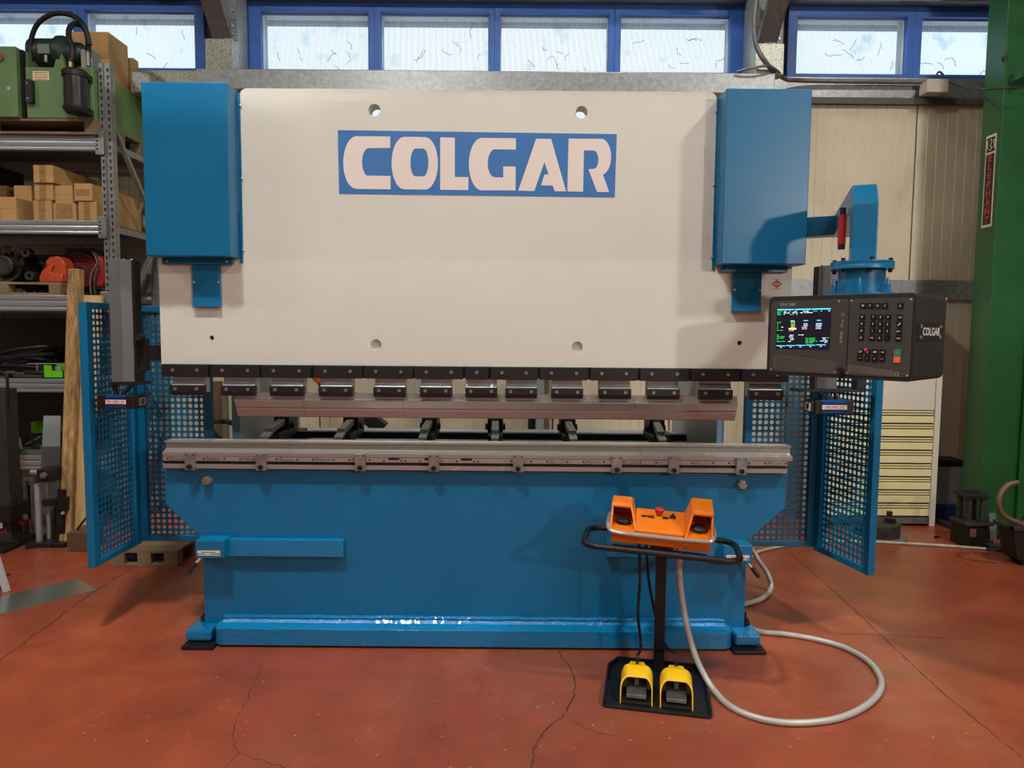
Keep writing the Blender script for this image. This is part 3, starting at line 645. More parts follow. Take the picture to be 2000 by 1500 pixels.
# ================================================================== LASER UNITS ON THE RAM
def laser(side):
    s = side; L_ = s < 0
    t = thing('laser_sensor', (-1.92 if L_ else 1.52, -.1, 1.15), 'black and blue laser unit on a grey column %s' % ('before the guard beside the rack' if L_ else 'below the hanging control unit'), 'sensor', 'laser units at the ram ends')
    u0, u1, v0, v1 = (214, 253, 506, 746) if L_ else (1606, 1640, 518, 760)
    y0, y1 = -.155, -.065
    xa, xb = X(u0, 620, y0), X(u1, 620, y0); z0, z1 = Z(v1, y0, u0), Z(v0, y0, u0)
    m = xa+(xb-xa)*(.6 if L_ else .4)
    pl = [(xa, y0), (m, y0), (xb, y0+.03), (xb, y1), (xa, y1)] if L_ else [(xa, y0+.03), (m, y0), (xb, y0), (xb, y1), (xa, y1)]
    B().prism(pl, z0, z1, 'z').build('column', GREYC, t, bev=.002)
    B().box((xb if L_ else xa-.012), (xb+.012 if L_ else xa), y0+.03, y1+.0, z0-.002, z1-.002).build('column_rail', BLACKP, t)
    for q in (.1, .55, .95): screw(t, (xa+(xb-xa)*q, y0+.045, z1), .006, .006, ZINC, rot=(-PI/2, 0, 0))
    # arm to the ram
    za, zb = Z(704, -.08, 290 if L_ else 1570), Z(674, -.08, 290 if L_ else 1570)
    ar = B().box((xb if L_ else rR-.005), (rL+.005 if L_ else xa), -.085, -.07, za, zb).build('ram_arm', BLACKP, t, bev=.002)
    B().box((xb+.005 if L_ else xa-.045), (xb+.045 if L_ else xa-.005), -.10, -.06, za-.05, zb+.03).build('slide_block', BLACKP, ar, bev=.003)
    for dz_ in (.075, -.085): B().cyl(((xb+.03 if L_ else xa-.03), -.10, (za+zb)/2+dz_), ((xb+.03 if L_ else xa-.03), -.14, (za+zb)/2+dz_), .016, 12).build('clamp_knob', RUB, ar, True)
    # bracket
    bz = z0; bu0, bu1 = (212, 272) if L_ else (1560, 1688); bz1 = Z(752 if L_ else 762, y0, 240)
    bk = B().box(X(bu0, 750, y0), X(bu1, 750, y0), y0, y1+.02, bz-.014, bz-.002)
    c0, c1 = X(189 if L_ else 1592, 784, -.16), X(263 if L_ else 1668, 790, -.16); cz0, cz1 = Z(799 if L_ else 810, -.16, 240 if L_ else 1630), Z(772 if L_ else 782, -.16, 240 if L_ else 1630)
    xm = (c0+c1)/2
    bk.bar((xa, y0+.02, bz-.008), (xm-.01, y0+.02, cz1), .02, .012); bk.bar((xb, y0+.02, bz-.008), (xm+.02, y0+.02, cz1), .02, .012)
    bk.build('bracket', BLACKP, t, bev=.001)
    if not L_: B().prism([(X(1672, 750, y0), bz-.002), (X(1690, 750, y0), bz-.002), (X(1694, 745, y0), bz+.06), (X(1676, 745, y0), bz+.06)], y0, y0+.05).build('bracket_horn', BLACKP, t, bev=.004)
    for q in (.32, .52, .68): B().cyl((c0+(c1-c0)*q, -.12, cz1), (c0+(c1-c0)*q, -.12, cz1+.018), .006, 8).build('adjuster', ZINC, t, True)
    if L_:
        hx = xa-.022; B().tube(spline([(xa, -.11, Z(617, y0)), (hx, -.11, Z(622, y0)), (hx, -.11, Z(662, y0)), (xa, -.11, Z(668, y0))], 6), .008, 8).build('handle', RUB, t, True)
    # body
    bd = B().box(c0, c1, -.16, -.055, cz0, cz1).build('body', BLACKP, t, bev=.004)
    a, c = (c0+(c1-c0)*.26, c0+(c1-c0)*.78) if L_ else (c0+(c1-c0)*.18, c0+(c1-c0)*.8)
    h = cz1-cz0
    pr = [(-.162, cz0+.004), (-.166, cz0+.008), (-.166, cz0+h*.2), (-.1615, cz0+h*.24), (-.1615, cz0+h*.3), (-.166, cz0+h*.34), (-.166, cz0+h*.7), (-.1615, cz0+h*.72), (-.1615, cz0+h*.78), (-.166, cz0+h*.82), (-.166, cz1-.006), (-.155, cz1+.002), (-.07, cz1+.002), (-.07, cz0+.004)]
    B().prism(pr, a, c, 'x').build('finned_sleeve', BLUEA, bd)
    lb = B().box(a-.002, c+.002, -.1675, -.1655, cz0+h*.36, cz0+h*.68).build('label', LABEL, bd)
    text('DSP LASER 1.TX' if L_ else 'DSP LASER 1 RX', .0125, INKR, bd, ((a+c)/2, -.1682, cz0+h*.54), FRONT, bold=.0002)
    B().box(a+.01, c-.01, -.1681, -.1676, cz0+h*.395, cz0+h*.415).build('label_print', INKR, bd)
    xe = c1 if L_ else c0; e = .012*(1 if L_ else -1)
    ln = B().prism(rrect(-.152, -.063, cz0+.006, cz1-.006, .008), xe, xe+e, 'x').build('lens_hood', BLACKP, bd)
    B().prism(rrect(-.142, -.075, cz0+.014, cz1-.014, .006), xe+e, xe+e*1.12, 'x').build('lens_plate', GREYC if L_ else LABEL, ln)
    B().cyl((xe+e*1.05, -.108, (cz0+cz1)/2), (xe+e*1.25, -.108, (cz0+cz1)/2), .013, 16).build('lens', INK, ln)
laser(-1); laser(1)

# ================================================================== CONTROL UNIT ON ITS ARM
TH = math.radians(47); CO = Vector((497*3.0/1390, -.58, 0)); CO = P(1497, 729, -.58); W_, H_, DP = .567, .325, .335
CO.z = P(1497, 731, -.58).z
cu = thing('control_unit', CO, 'dark grey numeric control unit with lit screen and keypad hanging from the blue arm', 'control panel', rotz=-TH)
fn = Vector((-math.sin(TH), -math.cos(TH), 0)); fe = Vector((math.cos(TH), -math.sin(TH), 0))
def fp(u, v):
    d = ray(u, v); t = (CO-CAM).dot(fn)/d.dot(fn); q = CAM+d*t-CO; return q.dot(fe), q.z
hou = B().prism(rrect(0, W_, 0, H_, .022), .0, DP, 'y').build('housing', HOUS, cu, True, bev=.004)
fc = B().prism(rrect(.014, fp(1657, 660)[0]-.0015, .014, H_-.018, .012), -.004, .004, 'y').build('screen_door', FACE, cu, bev=.0015)
fk = B().prism(rrect(fp(1657, 660)[0]+.0015, W_-.012, .014, H_-.018, .012), -.004, .004, 'y').build('key_panel', FACE, cu, bev=.0015)
for u, v in ((1640, 583), (1664, 583), (1783, 584), (1503, 724), (1631, 735), (1655, 737), (1774, 742)):
    a, z = fp(u, v); screw(cu, (min(max(a, .022), W_-.02), -.004, min(max(z, .022), H_-.026)), .0055, .0025, STEELD)
def z1p(x, y): return fp(1500+x*.08, 580+y*.08)
def z2p(x, y): return fp(1660+x*.09333, 580+y*.09333)
sc = [z1p(240, 280), z1p(1575, 285), z1p(1500, 1305), z1p(200, 1240)]
sx0 = (sc[0][0]+sc[3][0])/2; sx1 = (sc[1][0]+sc[2][0])/2; sz1 = (sc[0][1]+sc[1][1])/2; sz0 = (sc[2][1]+sc[3][1])/2
def s2(x, y):   # bilinear screen coordinates, 0..1
    fx_ = (x-(240-40*(y-280)/1000))/1330; fy = (y-(285+fx_*(5+60*(y-285)/1000)))/960
    return sx0+(sx1-sx0)*fx_, sz1-(sz1-sz0)*fy
scr = B().box(sx0, sx1, -.0055, -.003, sz0, sz1).build('screen', M('screen_glass', (20, 20, 34), .15, emit=.6), fc)
SE = {'c': M('screen_cyan', (70, 190, 255), .4, emit=1.5), 'g': M('screen_green', (40, 205, 90), .4, emit=1.0), 'w': M('screen_white', (220, 225, 255), .4, emit=1.2), 'y': M('screen_yellow', (225, 220, 70), .4, emit=1.1)}
sg = {k: B() for k in SE}
def sr(c, x0, y0, x1, y1):
    a, z1 = s2(x0, y0); b_, z0 = s2(x1, y1); sg[c].box(a, b_, -.0062, -.0052, min(z0, z1), max(z0, z1))
def sl(c, x0, y, x1, h=20):   # a row of tiny characters
    x = x0; i = 0
    while x < x1:
        wv = 11+7*((i*7+int(y)) % 3); sr(c, x, y-h/2, min(x+wv, x1), y+h/2); x += wv+7+(14 if (i*5+int(x0)) % 6 == 5 else 0); i += 1
for a in ((250, 662), (688, 1095), (1115, 1562)): sr('c', a[0], 290, a[1], 325)
for i in range(5): sr('c', 228+246*i, 1168, 228+246*i+225, 1202); sl('w', 315+246*i, 1222, 362+246*i, 18)
for x0, y, x1 in ((250, 358, 370), (250, 390, 325), (250, 424, 355), (540, 358, 610), (570, 430, 670), (245, 612, 350), (245, 650, 270), (245, 690, 280), (245, 728, 262), (245, 766, 262), (240, 806, 385), (235, 918, 285), (235, 960, 430), (235, 1000, 410), (235, 1035, 262), (230, 1078, 440), (955, 1018, 1195), (955, 1055, 1195), (955, 1092, 1245), (955, 1128, 1140), (1455, 1020, 1520), (1150, 356, 1240)): sl('g', x0, y, x1)
for x0, y, x1 in ((415, 356, 490), (665, 356, 745), (900, 356, 1030), (415, 390, 560), (625, 390, 760), (825, 390, 900), (930, 390, 1150), (415, 426, 435), (740, 430, 760), (350, 730, 405), (1330, 356, 1350), (1500, 356, 1560), (910, 664, 1010), (910, 704, 1010), (870, 744, 990), (870, 784, 990), (1210, 664, 1350), (1210, 704, 1350), (1205, 744, 1335), (1205, 784, 1330), (565, 930, 670), (780, 930, 915), (545, 965, 640), (570, 1002, 665), (585, 1040, 665), (525, 1082, 600), (1360, 1018, 1440), (1375, 1055, 1460), (1310, 1092, 1485), (1410, 1128, 1475)): sl('w', x0, y, x1)
for y in (614, 660, 700, 736): sl('y', 600, y, 692, 24)
sl('y', 545, 818, 670); sr('w', 540, 754, 730, 796)
for x in (570, 900, 1215): sr('c', x+25, 570, x+105, 596); sr('c', x, 578, x+130, 588)
for k in sg: sg[k].build('screen_readout', SE[k], scr, kind='stuff')
# lettering and striped print
a, z = z1p(495, 190); text('DNC 880', .0165, PRINT, fc, (a, -.0048, z), FRONT, bold=.0005, sx=.95)
for ch, y in (('D', 440), ('n', 575), ('C', 700), ('8', 890), ('8', 985), ('0', 1090)):
    a, z = z1p(1850-.09*(y-400), y); text(ch, .0185, PRINT, fc, (a, -.0048, z), FRONT, bold=.0003, sx=1.1)
def z8p(x, y): return fp(1450+x*.21, 550+y*.21)
def stripes(parent, xa, ya, xb, yb, n=7):
    b = B()
    for i in range(n):
        t = i/(n-1); p = z8p(xa, ya[0]+(ya[1]-ya[0])*t); q = z8p(xb, yb[0]+(yb[1]-yb[0])*t)
        b.bar((p[0], -.0045, p[1]), (q[0], -.0045, q[1]), .0006, .0009)
    p = z8p(xa, ya[0]); q = z8p(xa, ya[1]); b.bar((p[0], -.0045, p[1]), (q[0], -.0045, q[1]), .0006, .0009)
    b.build('stripe_print', PRINT, parent)
stripes(fc, 305, (680, 808), 868, (748, 848)); stripes(fk, 985, (770, 838), 1410, (832, 878))
p = z8p(1438, 860); B().prism(circ(p[0], p[1], .008, 14), -.0046, -.0038, 'y', [circ(p[0], p[1], .005, 14)]).build('emblem_print', PRINT, fk)
# keys
km = B().prism(rrect(-.0098, .0098, -.0098, .0098, .002, 2), -.004, .0, 'y').mesh('key', KEYM)
def key(x, y, sym=None, mat=None, rim=None):
    a, z = z2p(x, y); k = link('key', km if mat is None else B().prism(rrect(-.0115, .0115, -.0115, .0115, .002, 2), -.004, 0, 'y').mesh('key', mat), fk, (a, -.004, z))
    if sym is None: return k
    if isinstance(sym, str): text(sym, .0115, PRINTL, k, (0, -.0043, -.0004), FRONT, bold=.0003)
    else:
        b = B()
        for pl in sym:
            b.prism([(q[0]*.001, q[1]*.001) for q in pl], -.0046, -.0039, 'y')
        b.build('key_symbol', PRINTL if mat is None else rim, k)
    return k
for ch, x in zip('MPNC', (287, 437, 593, 748)): key(x, 183, ch)
key(1068, 185, 'A')
rng = lambda r0, r1, n=8, k0=0: [[(r1*math.cos(2*PI*i/n+k0), r1*math.sin(2*PI*i/n+k0)), (r1*math.cos(2*PI*(i+1)/n+k0), r1*math.sin(2*PI*(i+1)/n+k0)), (r0*math.cos(2*PI*(i+1)/n+k0), r0*math.sin(2*PI*(i+1)/n+k0)), (r0*math.cos(2*PI*i/n+k0), r0*math.sin(2*PI*i/n+k0))] for i in range(n)]
for i, (x, y) in enumerate(((270, 415), (262, 560), (255, 705), (245, 850))): key(x, y, rng(2.2, 4.2, 5, PI/2+i*PI/2))
for s_, x, y in (('7', 503, 418), ('8', 655, 420), ('9', 813, 420), ('4', 493, 563), ('5', 648, 568), ('6', 803, 570), ('1', 485, 710), ('2', 640, 713), ('3', 797, 715), ('+/-', 477, 855), ('0', 633, 858), ('.', 790, 860)): key(x, y, s_)
box_ = lambda x0, x1, y0, y1: [(x0, y0), (x1, y0), (x1, y1), (x0, y1)]
frm = lambda x0, x1, y0, y1: [box_(x0, x1, y0, y0+1), box_(x0, x1, y1-1, y1), box_(x0, x0+1, y0+1, y1-1), box_(x1-1, x1, y0+1, y1-1)]
key(1055, 428, [[(-7, 0), (0, -2), (0, 2)]]+frm(1, 7, -3.5, 3.5)); key(1045, 573, [[(-6, -4), (-4, -6), (6, 2), (3, 6)]])
key(1035, 720, frm(-7, -1, -3.5, 3.5)+[box_(0, 7, -1, 1)]); key(1028, 868, [box_(-7, 0, -1.5, 1.5)]+frm(1, 7, -3, 3))
key(228, 1140, frm(-6, 3, -4, 4)+[[(3, -4), (7, 0), (3, 4)]]); key(385, 1150, frm(-3, 3, -5, 4)); key(538, 1150, [box_(-6, 1, -3.5, -1), box_(-6, 1, 1, 3.5), [(2, -4), (7, 0), (2, 4)]]); key(693, 1155, [box_(-6, 1, -1, 1), [(2, -4), (7, 0), (2, 4)]])
key(220, 1280, [box_(-6, -1, -.6, .6), box_(1, 6, -.6, .6)]); key(373, 1283, [box_(-3, 3, -.7, .7)]); key(528, 1290, [box_(-3, 3, -.8, .8), box_(-.8, .8, -3, -.8), box_(-.8, .8, .8, 3)]); key(685, 1297, [circ(-3.2, 0, 1.6, 8), circ(3.2, 0, 1.6, 8)])
key(1010, 1165, rng(4.6, 5.8, 12)+[box_(-.6, .6, -3, 3)]+frm(-11, 11, -11, 11), M('key_green', (22, 120, 60), .4), M('key_green_print', (130, 200, 150), .5))
key(1000, 1310, rng(4.4, 5.8, 12)+[circ(0, 0, 1.8, 8)]+frm(-11, 11, -11, 11), M('key_orange', (232, 92, 44), .4), M('key_orange_print', (255, 160, 120), .5))
a, z = z2p(340, 1100); B().lathe((a, -.008, z), [(.0055, .004), (.0055, 0), (.003, -.0025), (.0001, -.003)], 12, 'y').build('pilot_light', M('pilot_magenta', (210, 20, 80), .3, emit=.7), fk, True)
a, z = fp(1644, 722); B().cyl((a, -.004, z), (a, -.016, z), .011, 16).cyl((a, -.016, z), (a, -.017, z), .006, 12).build('lock', RUB, fc, True, bev=.001)
B().box(a-.006, a+.003, -.014, -.008, z-.042, z-.008).build('lock_key', KEYM, fc)
# badge band on the right-hand side
bn = B().box(W_, W_+.002, .004, DP-.03, .148, .218).build('badge_band', RUB, cu)
text('COLGAR', .042, PRINTL, bn, (W_+.0025, .165, .183), (PI/2, 0, PI/2), bold=.0012, sx=1.15)
for yy in (.05, .27):
    for zz in (.163, .203): B().lathe((W_+.002, yy, zz), [(.008, 0), (.007, .004), (.003, .006), (.0001, .006)], 10, 'x').build('screw', ZINC, bn, True)
# carrying arm
AC = Vector((1.415, -.665, CO.z+H_)); az0 = CO.z+H_
arot = math.atan2(-.305, .865)
ar = thing('pendant_arm', AC, 'bright blue square-tube cantilever arm with round swivel flange above the control unit', 'support arm', rotz=arot)
zt2 = P(1677, 362, -.62).z-az0; zc2 = P(1677, 396, -.715).z-az0; zf = P(1672, 512, -.665).z-az0
hw = .046; LA = .93
B().prism([(-.05, zf), (-.05, zc2), (.03, zt2), (LA, zt2), (LA, zt2-.10), (.085, zt2-.10), (.045, zt2-.16), (.045, zf)], -hw, hw, 'x').build('elbow_tube', BLUE, ar, bev=.004)
def loc_ar(p): q = Matrix.Rotation(-arot, 3, 'Z') @ (Vector(p)-AC); return q
q0 = loc_ar((1.69, AC.y+LA*math.cos(arot)-.05, az0+zt2-.05)); q1 = loc_ar((1.20, .42, az0+zt2-.05))
B().bar(q0, q1, .1, .098).build('side_tube', BLUE, ar, bev=.004)
B().lathe((0, 0, 0), [(.118, zf-.032), (.118, zf-.018), (.117, zf-.016), (.117, zf-.014), (.118, zf-.012), (.118, zf), (.001, zf)], 32).build('swivel_flange', BLUE, ar, True, bev=.001)
B().lathe((0, 0, 0), [(.088, .002), (.088, zf-.03), (.001, zf-.03)], 32).build('swivel_drum', BLUE, ar, True)
B().lathe((0, 0, 0), [(.13, -.0), (.13, .012), (.001, .012)], 32).build('base_flange', BLUE, ar, True)
for k in range(6):
    a = k*PI/3+.35; p = (.112*math.cos(a), .112*math.sin(a))
    B().cyl((*p, .012), (*p, .045), .011, 6).cyl((*p, .045), (*p, .07), .007, 8, .004).build('flange_bolt', BLUE, ar)
    p = (.104*math.cos(a+.4), .104*math.sin(a+.4)); B().cyl((*p, zf), (*p, zf+.012), .009, 6).cyl((*p, zf-.032), (*p, zf-.045), .008, 6).build('flange_nut', DARKM, ar)
q = loc_ar(P(1646, 420, -.50)); e = loc_ar(P(1646, 487, -.50)); B().cyl((q.x, q.y, q.z), (q.x, q.y, e.z+.02), .016, 12).build('cable_sleeve', RED, ar, True)
B().cyl((q.x, q.y, e.z+.02), (q.x, q.y, e.z), .014, 12).build('sleeve_end', RUB, ar, True)
B().cyl((q.x, q.y, q.z), (q.x, q.y, q.z+.03), .012, 12).build('sleeve_end', RUB, ar, True)

# ================================================================== TWO-HAND CONSOLE STAND
SR = math.radians(-11.2); SO = Vector((.64, -.58, 0))
st = thing('console_stand', SO, 'black pedestal stand with floor plate and tubular tray carrying the orange console', 'stand', rotz=SR)
Rm = Matrix.Rotation(-SR, 3, 'Z')
def sl_(p): return Rm @ (Vector(p)-SO)
bp_ = B().prism([(-.214, -.2), (.217, -.2), (.217, .135), (.175, .215), (-.175, .215), (-.214, .135)], 0, .012, 'z').build('base_plate', BLACKP, st, bev=.003)
rim = B()
for a, c in (((-.214, -.19), (-.214, .135)), ((-.214, .135), (-.175, .215)), ((-.175, .215), (.175, .215)), ((.175, .215), (.217, .135)), ((.217, .135), (.217, -.19))):
    rim.bar((*a, .018), (*c, .018), .008, .03)
rim.build('plate_rim', BLACKP, bp_)
pxx, pyy = .012, .165; zpt = .592
B().box(pxx-.024, pxx+.024, pyy-.02, pyy+.02, .012, zpt).build('pole', BLACKP, st, bev=.003)
B().box(pxx-.05, pxx+.05, pyy-.06, pyy+.03, zpt, zpt+.02).build('head_plate', BLACKP, st, bev=.002)
CY = .10   # console centre in y
def loop(x0, x1, y0, y1, r, z, n=6):
    return [(q[0], q[1], z) for q in rrect(x0, x1, y0, y1, r, n)]
zl = zpt+.033; TILT = math.radians(2.6)
tr_ = B().tube(loop(-.325, .335, CY-.16, CY+.14, .07, 0), .0135, 12, closed=True).build('tray_tube', BLACKP, st, True); tr_.location = (0, 0, zl); tr_.rotation_euler = (0, TILT, 0)
for yy in (CY-.09, CY+.07): B().bar((-.2, yy, -.008), (.2, yy, -.008), .03, .006).build('tray_strip', BLACKP, tr_)
# the console itself
zc = zl+.014
co = thing('two_hand_console', SO+Vector((0, 0, zc)), 'orange two-hand control console with hooded palm buttons and red emergency stop', 'control console', rotz=SR)
co.rotation_euler = (0, TILT, SR); co.scale = (1, 1, .84)
cw = .208; yf, yb_ = CY-.115, CY+.085
h0, h1, h2_ = 0., .085, .135
body = [(yf+.012, h0), (yf, h1-.035), (yf, h1-.008), (yf+.012, h1), (yb_, h2_), (yb_, h0)]
B().prism(body, -cw+.1, cw-.1, 'x').build('centre_housing', ORANGE, co, bev=.004)
side = [(yf+.004, h0), (yf-.012, h1-.03), (yf-.012, h1-.012), (yb_, h1+.018), (yb_, h0)]
for s in (-1, 1):
    a, c = (-cw, -cw+.1) if s < 0 else (cw-.1, cw)
    hb = B().prism(side, a, c, 'x').build('end_housing', ORANGE, co, bev=.004)
    tp = .186; t = .008
    wall = [(yf-.005, h1-.012), (yb_+.008, h1-.0), (yb_+.008, tp-.01), (yb_-.01, tp), (yf+.082, tp-.004), (yf+.07, tp-.02)]
    xo = -cw if s < 0 else cw; B().prism(wall, xo, xo+s*t, 'x').build('hood_side', ORANGE, hb, bev=.002)
    xi0 = (-cw+.1 if s < 0 else cw-.1); xi1 = xi0-(-s)*.0
    # inner slanting cheek
    iw = B(); off = s*.028
    lo = [(yf-.005, h1-.012), (yb_+.008, h1-.0)]; hi = [(yb_+.008, tp-.004), (yf+.076, tp-.008)]
    vs = [(xi0, *lo[0]), (xi0, *lo[1]), (xi0+off, *hi[0]), (xi0+off, *hi[1])]; vs += [(v[0]-s*t, v[1], v[2]) for v in vs]
    iw.add(vs, [(0, 1, 2, 3), (7, 6, 5, 4), (0, 4, 5, 1), (1, 5, 6, 2), (2, 6, 7, 3), (3, 7, 4, 0)]); iw.build('hood_cheek', ORANGE, hb, bev=.002)
    xa, xb = (xo-t, xi0+off+t*.6) if s < 0 else (xi0+off-t*.6, xo+t)
    B().prism([(yf+.07, tp-.022), (yb_+.008, tp-.006), (yb_+.008, tp+.003), (yf+.08, tp+.003), (yf+.068, tp-.012)], min(xa, xb), max(xa, xb), 'x').build('hood_top', ORANGE, hb, bev=.003)
    B().box(min(xo, xi0+off*.5), max(xo, xi0+off*.5), yb_-.002, yb_+.006, h1, tp-.004).build('hood_back', ORANGE, hb)
    B().box((xi0-.02 if s > 0 else xi0-.0)+(.004 if s > 0 else -.02), (xi0+.0 if s > 0 else xi0)+(.004 if s > 0 else -.006), yf-.018, yf-.01, h1-.045, h1-.012).build('latch', ORANGE, hb, bev=.002)
    xc = (a+c)/2+s*.004; pbn = B().lathe((xc, CY-.045, h1+.002), [(.026, -.004), (.034, .004), (.034, .012), (.026, .02), (.012, .0235), (.0005, .024)], 24).build('palm_button', RUB, hb, True)
def deck(x, y): return (x, y, h1+(h2_-h1)*(y-yf-.012)/(yb_-yf-.012))
sl_a = math.atan2(h2_-h1, yb_-yf-.012)
dk = CY+.012
for x in (-.072, -.043, .022): 
    q = deck(x, dk); B().lathe((0, 0, 0), [(.0145, 0), (.0145, .002), (.0005, .003)], 16).build('blanking_plug', INK, co, True).location = q; 
    co.children[-1].rotation_euler = (sl_a, 0, 0)
q = deck(-.008, dk); es = B().lathe((0, 0, 0), [(.012, 0), (.012, .022), (.017, .03), (.0205, .046), (.0205, .052), (.013, .058), (.0005, .059)], 22).build('emergency_stop', RED, co, True); es.location = q; es.rotation_euler = (sl_a, 0, 0)
B().lathe((0, 0, 0), [(.0135, .0), (.0135, .012), (.0005, .012)], 16).build('stop_collar', YELLOW, es, True)
B().box(-.0155, .0155, -.016, .016, 0, .0016).build('legend_plate', YELLOW, es)
q = deck(.052, dk+.004); sw = B().lathe((0, 0, 0), [(.0125, .006), (.0125, .014), (.009, .016), (.0005, .016)], 18).build('selector_switch', KEYM, co, True); sw.location = q; sw.rotation_euler = (sl_a, 0, 0)
B().lathe((0, 0, 0), [(.0135, 0), (.0135, .006), (.0005, .006)], 18).build('switch_collar', ZINC, sw, True); B().box(-.003, .003, -.012, .012, .016, .024).build('switch_lever', KEYM, sw)
# chrome guard rail round the front
zb2 = h1-.012
rail = [(-cw-.016, CY+.05, zb2+.024), (-cw-.018, CY-.06, zb2+.018), (-cw-.008, yf-.02, zb2+.004), (-cw+.03, yf-.042, zb2-.004), (0, yf-.046, zb2-.006), (cw-.03, yf-.042, zb2-.004), (cw+.008, yf-.02, zb2+.004), (cw+.018, CY-.06, zb2+.018), (cw+.016, CY+.05, zb2+.024)]
B().tube(spline(rail, 7), .0105, 12).build('guard_rail', CHROME, co, True)
B().cyl((-cw-.018, CY+.05, zb2+.024), (-cw+.005, CY+.05, zb2+.024), .007, 10).build('rail_mount', CHROME, co, True)
B().cyl((cw-.005, CY+.05, zb2+.024), (cw+.018, CY+.05, zb2+.024), .007, 10).build('rail_mount', CHROME, co, True)
# pedals
YE = M('yellow_paint')
for s, lab in ((-1, 'yellow-hooded foot pedal on the floor plate, on the side of the rack'), (1, 'yellow-hooded foot pedal on the floor plate, on the side of the grey hose')):
    xc = .0-.082 if s < 0 else .082; base = SO+Matrix.Rotation(SR, 3, 'Z') @ Vector((xc, -.1, .012))
    pd = thing('foot_pedal', base, lab, 'pedal', 'foot pedals on the stand', rotz=SR)
    B().box(-.062, .062, -.075, .07, 0, .012).build('pedal_base', BLACKP, pd, bev=.003)
    prof_o = [(-.067, 0), (-.067, .055)] + [(-.067+.033*(1-math.cos(t)), .055+.045*math.sin(t)) for t in [PI/2*i/6 for i in range(1, 7)]] + [(.067-.033*(1-math.cos(t)), .055+.045*math.sin(t)) for t in [PI/2*(6-i)/6 for i in range(0, 6)]] + [(.067, .055), (.067, 0)]
    inn = [(x*.93, z*.95) for x, z in prof_o]
    b = B(); n = len(prof_o)
    def ysh(z, f): return (-.07+.05*(z/.1)**1.6) if f else .072-.02*(z/.1)**2
    vs = []
    for pr_ in (prof_o, inn):
        vs += [(x, ysh(z, 1), z+.0) for x, z in pr_] + [(x, ysh(z, 0), z+(.016*(z/.1)**2)) for x, z in pr_]
    fs = []
    for i in range(n-1):
        fs += [(i, i+1, n+i+1, n+i), (2*n+i, 3*n+i, 3*n+i+1, 2*n+i+1), (i, 2*n+i, 2*n+i+1, i+1), (n+i, n+i+1, 3*n+i+1, 3*n+i)]
    fs += [(0, n, 3*n, 2*n), (n-1, 3*n-1, 4*n-1, 2*n-1)]
    b.add(vs, fs); b.build('hood', YE, pd, True)
    B().prism([(-.06, 0), (-.06, .06), (-.035, .098), (.035, .098), (.06, .06), (.06, 0)], .048, .054, 'y').build('hood_back', YE, pd)
    B().prism([(-.038, .045), (.038, .045), (.028, .078), (-.028, .078)], .1125, .1165, 'z').build('hood_lid', YE, pd) 
    tr = B().prism([(-.055, .022), (-.05, .034), (.04, .062), (.04, .05)], -.042, .042, 'x').build('treadle', M('pedal_rubber', (52, 50, 46), .7, 0, .2, 30), pd, bev=.004)
    B().box(-.04, .04, -.058, -.0535, .02, .036).build('treadle_edge', STEELD, tr, bev=.002)
    B().box(-.009, .009, -.01, .03, .055, .082).build('treadle_latch', GREYC, tr)
# black leads and grey conduit from the console
def w_(p): return SO+Matrix.Rotation(SR, 3, 'Z') @ Vector(p)
b = B().tube(spline([w_((-.088, CY-.02, zc-.002)), P(1250, 1130, -.47), P(1246, 1200, -.46), P(1252, 1260, -.45), w_((-.082, -.04, .16)), w_((-.082, -.03, .105))], 8), .0065, 8)
one(b, 'pedal_cable', RUB, 'black cable hanging straight down to the pedal on the rack side', 'cable', 'pedal cables', True)
b = B().tube(spline([w_((-.06, CY+.02, zc-.002)), P(1268, 1140, -.36), P(1285, 1220, -.34), P(1300, 1262, -.37), w_((.075, -.0, .17)), w_((.082, -.03, .105))], 8), .0065, 8)
one(b, 'pedal_cable', RUB, 'black cable passing behind the pole to the pedal on the hose side', 'cable', 'pedal cables', True)
hp_ = [w_((.09, CY+.0, zc-.002)), P(1327, 1120, -.46), P(1334, 1180, -.47), P(1346, 1240, -.5), P(1364, 1295, -.54), P(1392, 1345, -.62)]
fl = [(1430, 1382), (1490, 1405), (1560, 1412), (1640, 1402), (1700, 1372), (1722, 1335), (1700, 1295), (1650, 1265), (1590, 1248), (1530, 1238), (1482, 1233)]
hp_ += [F(u, v, .013) for u, v in fl] + [Vector((1.20, .12, .013)), Vector((1.1, .3, .013))]
one(B().tube(spline(hp_, 26), .0135, 10, rib=.04), 'conduit_hose', HOSEG, 'grey ribbed conduit hose looping over the floor from the orange console to the machine', 'hose', smooth=True)
b = B().tube(spline([(1.1, .42, .015), F(1440, 1180, .015), F(1462, 1178, .015), F(1490, 1168, .015), P(1506, 1148, .60), P(1500, 1122, .63), P(1482, 1095, .66), P(1466, 1070, .7), (1.24, .75, .55)], 14), .014, 10, rib=.03)
one(b, 'conduit_hose', HOSEG, 'short grey conduit hose drooping behind the machine beside the perforated guard', 'hose', smooth=True)

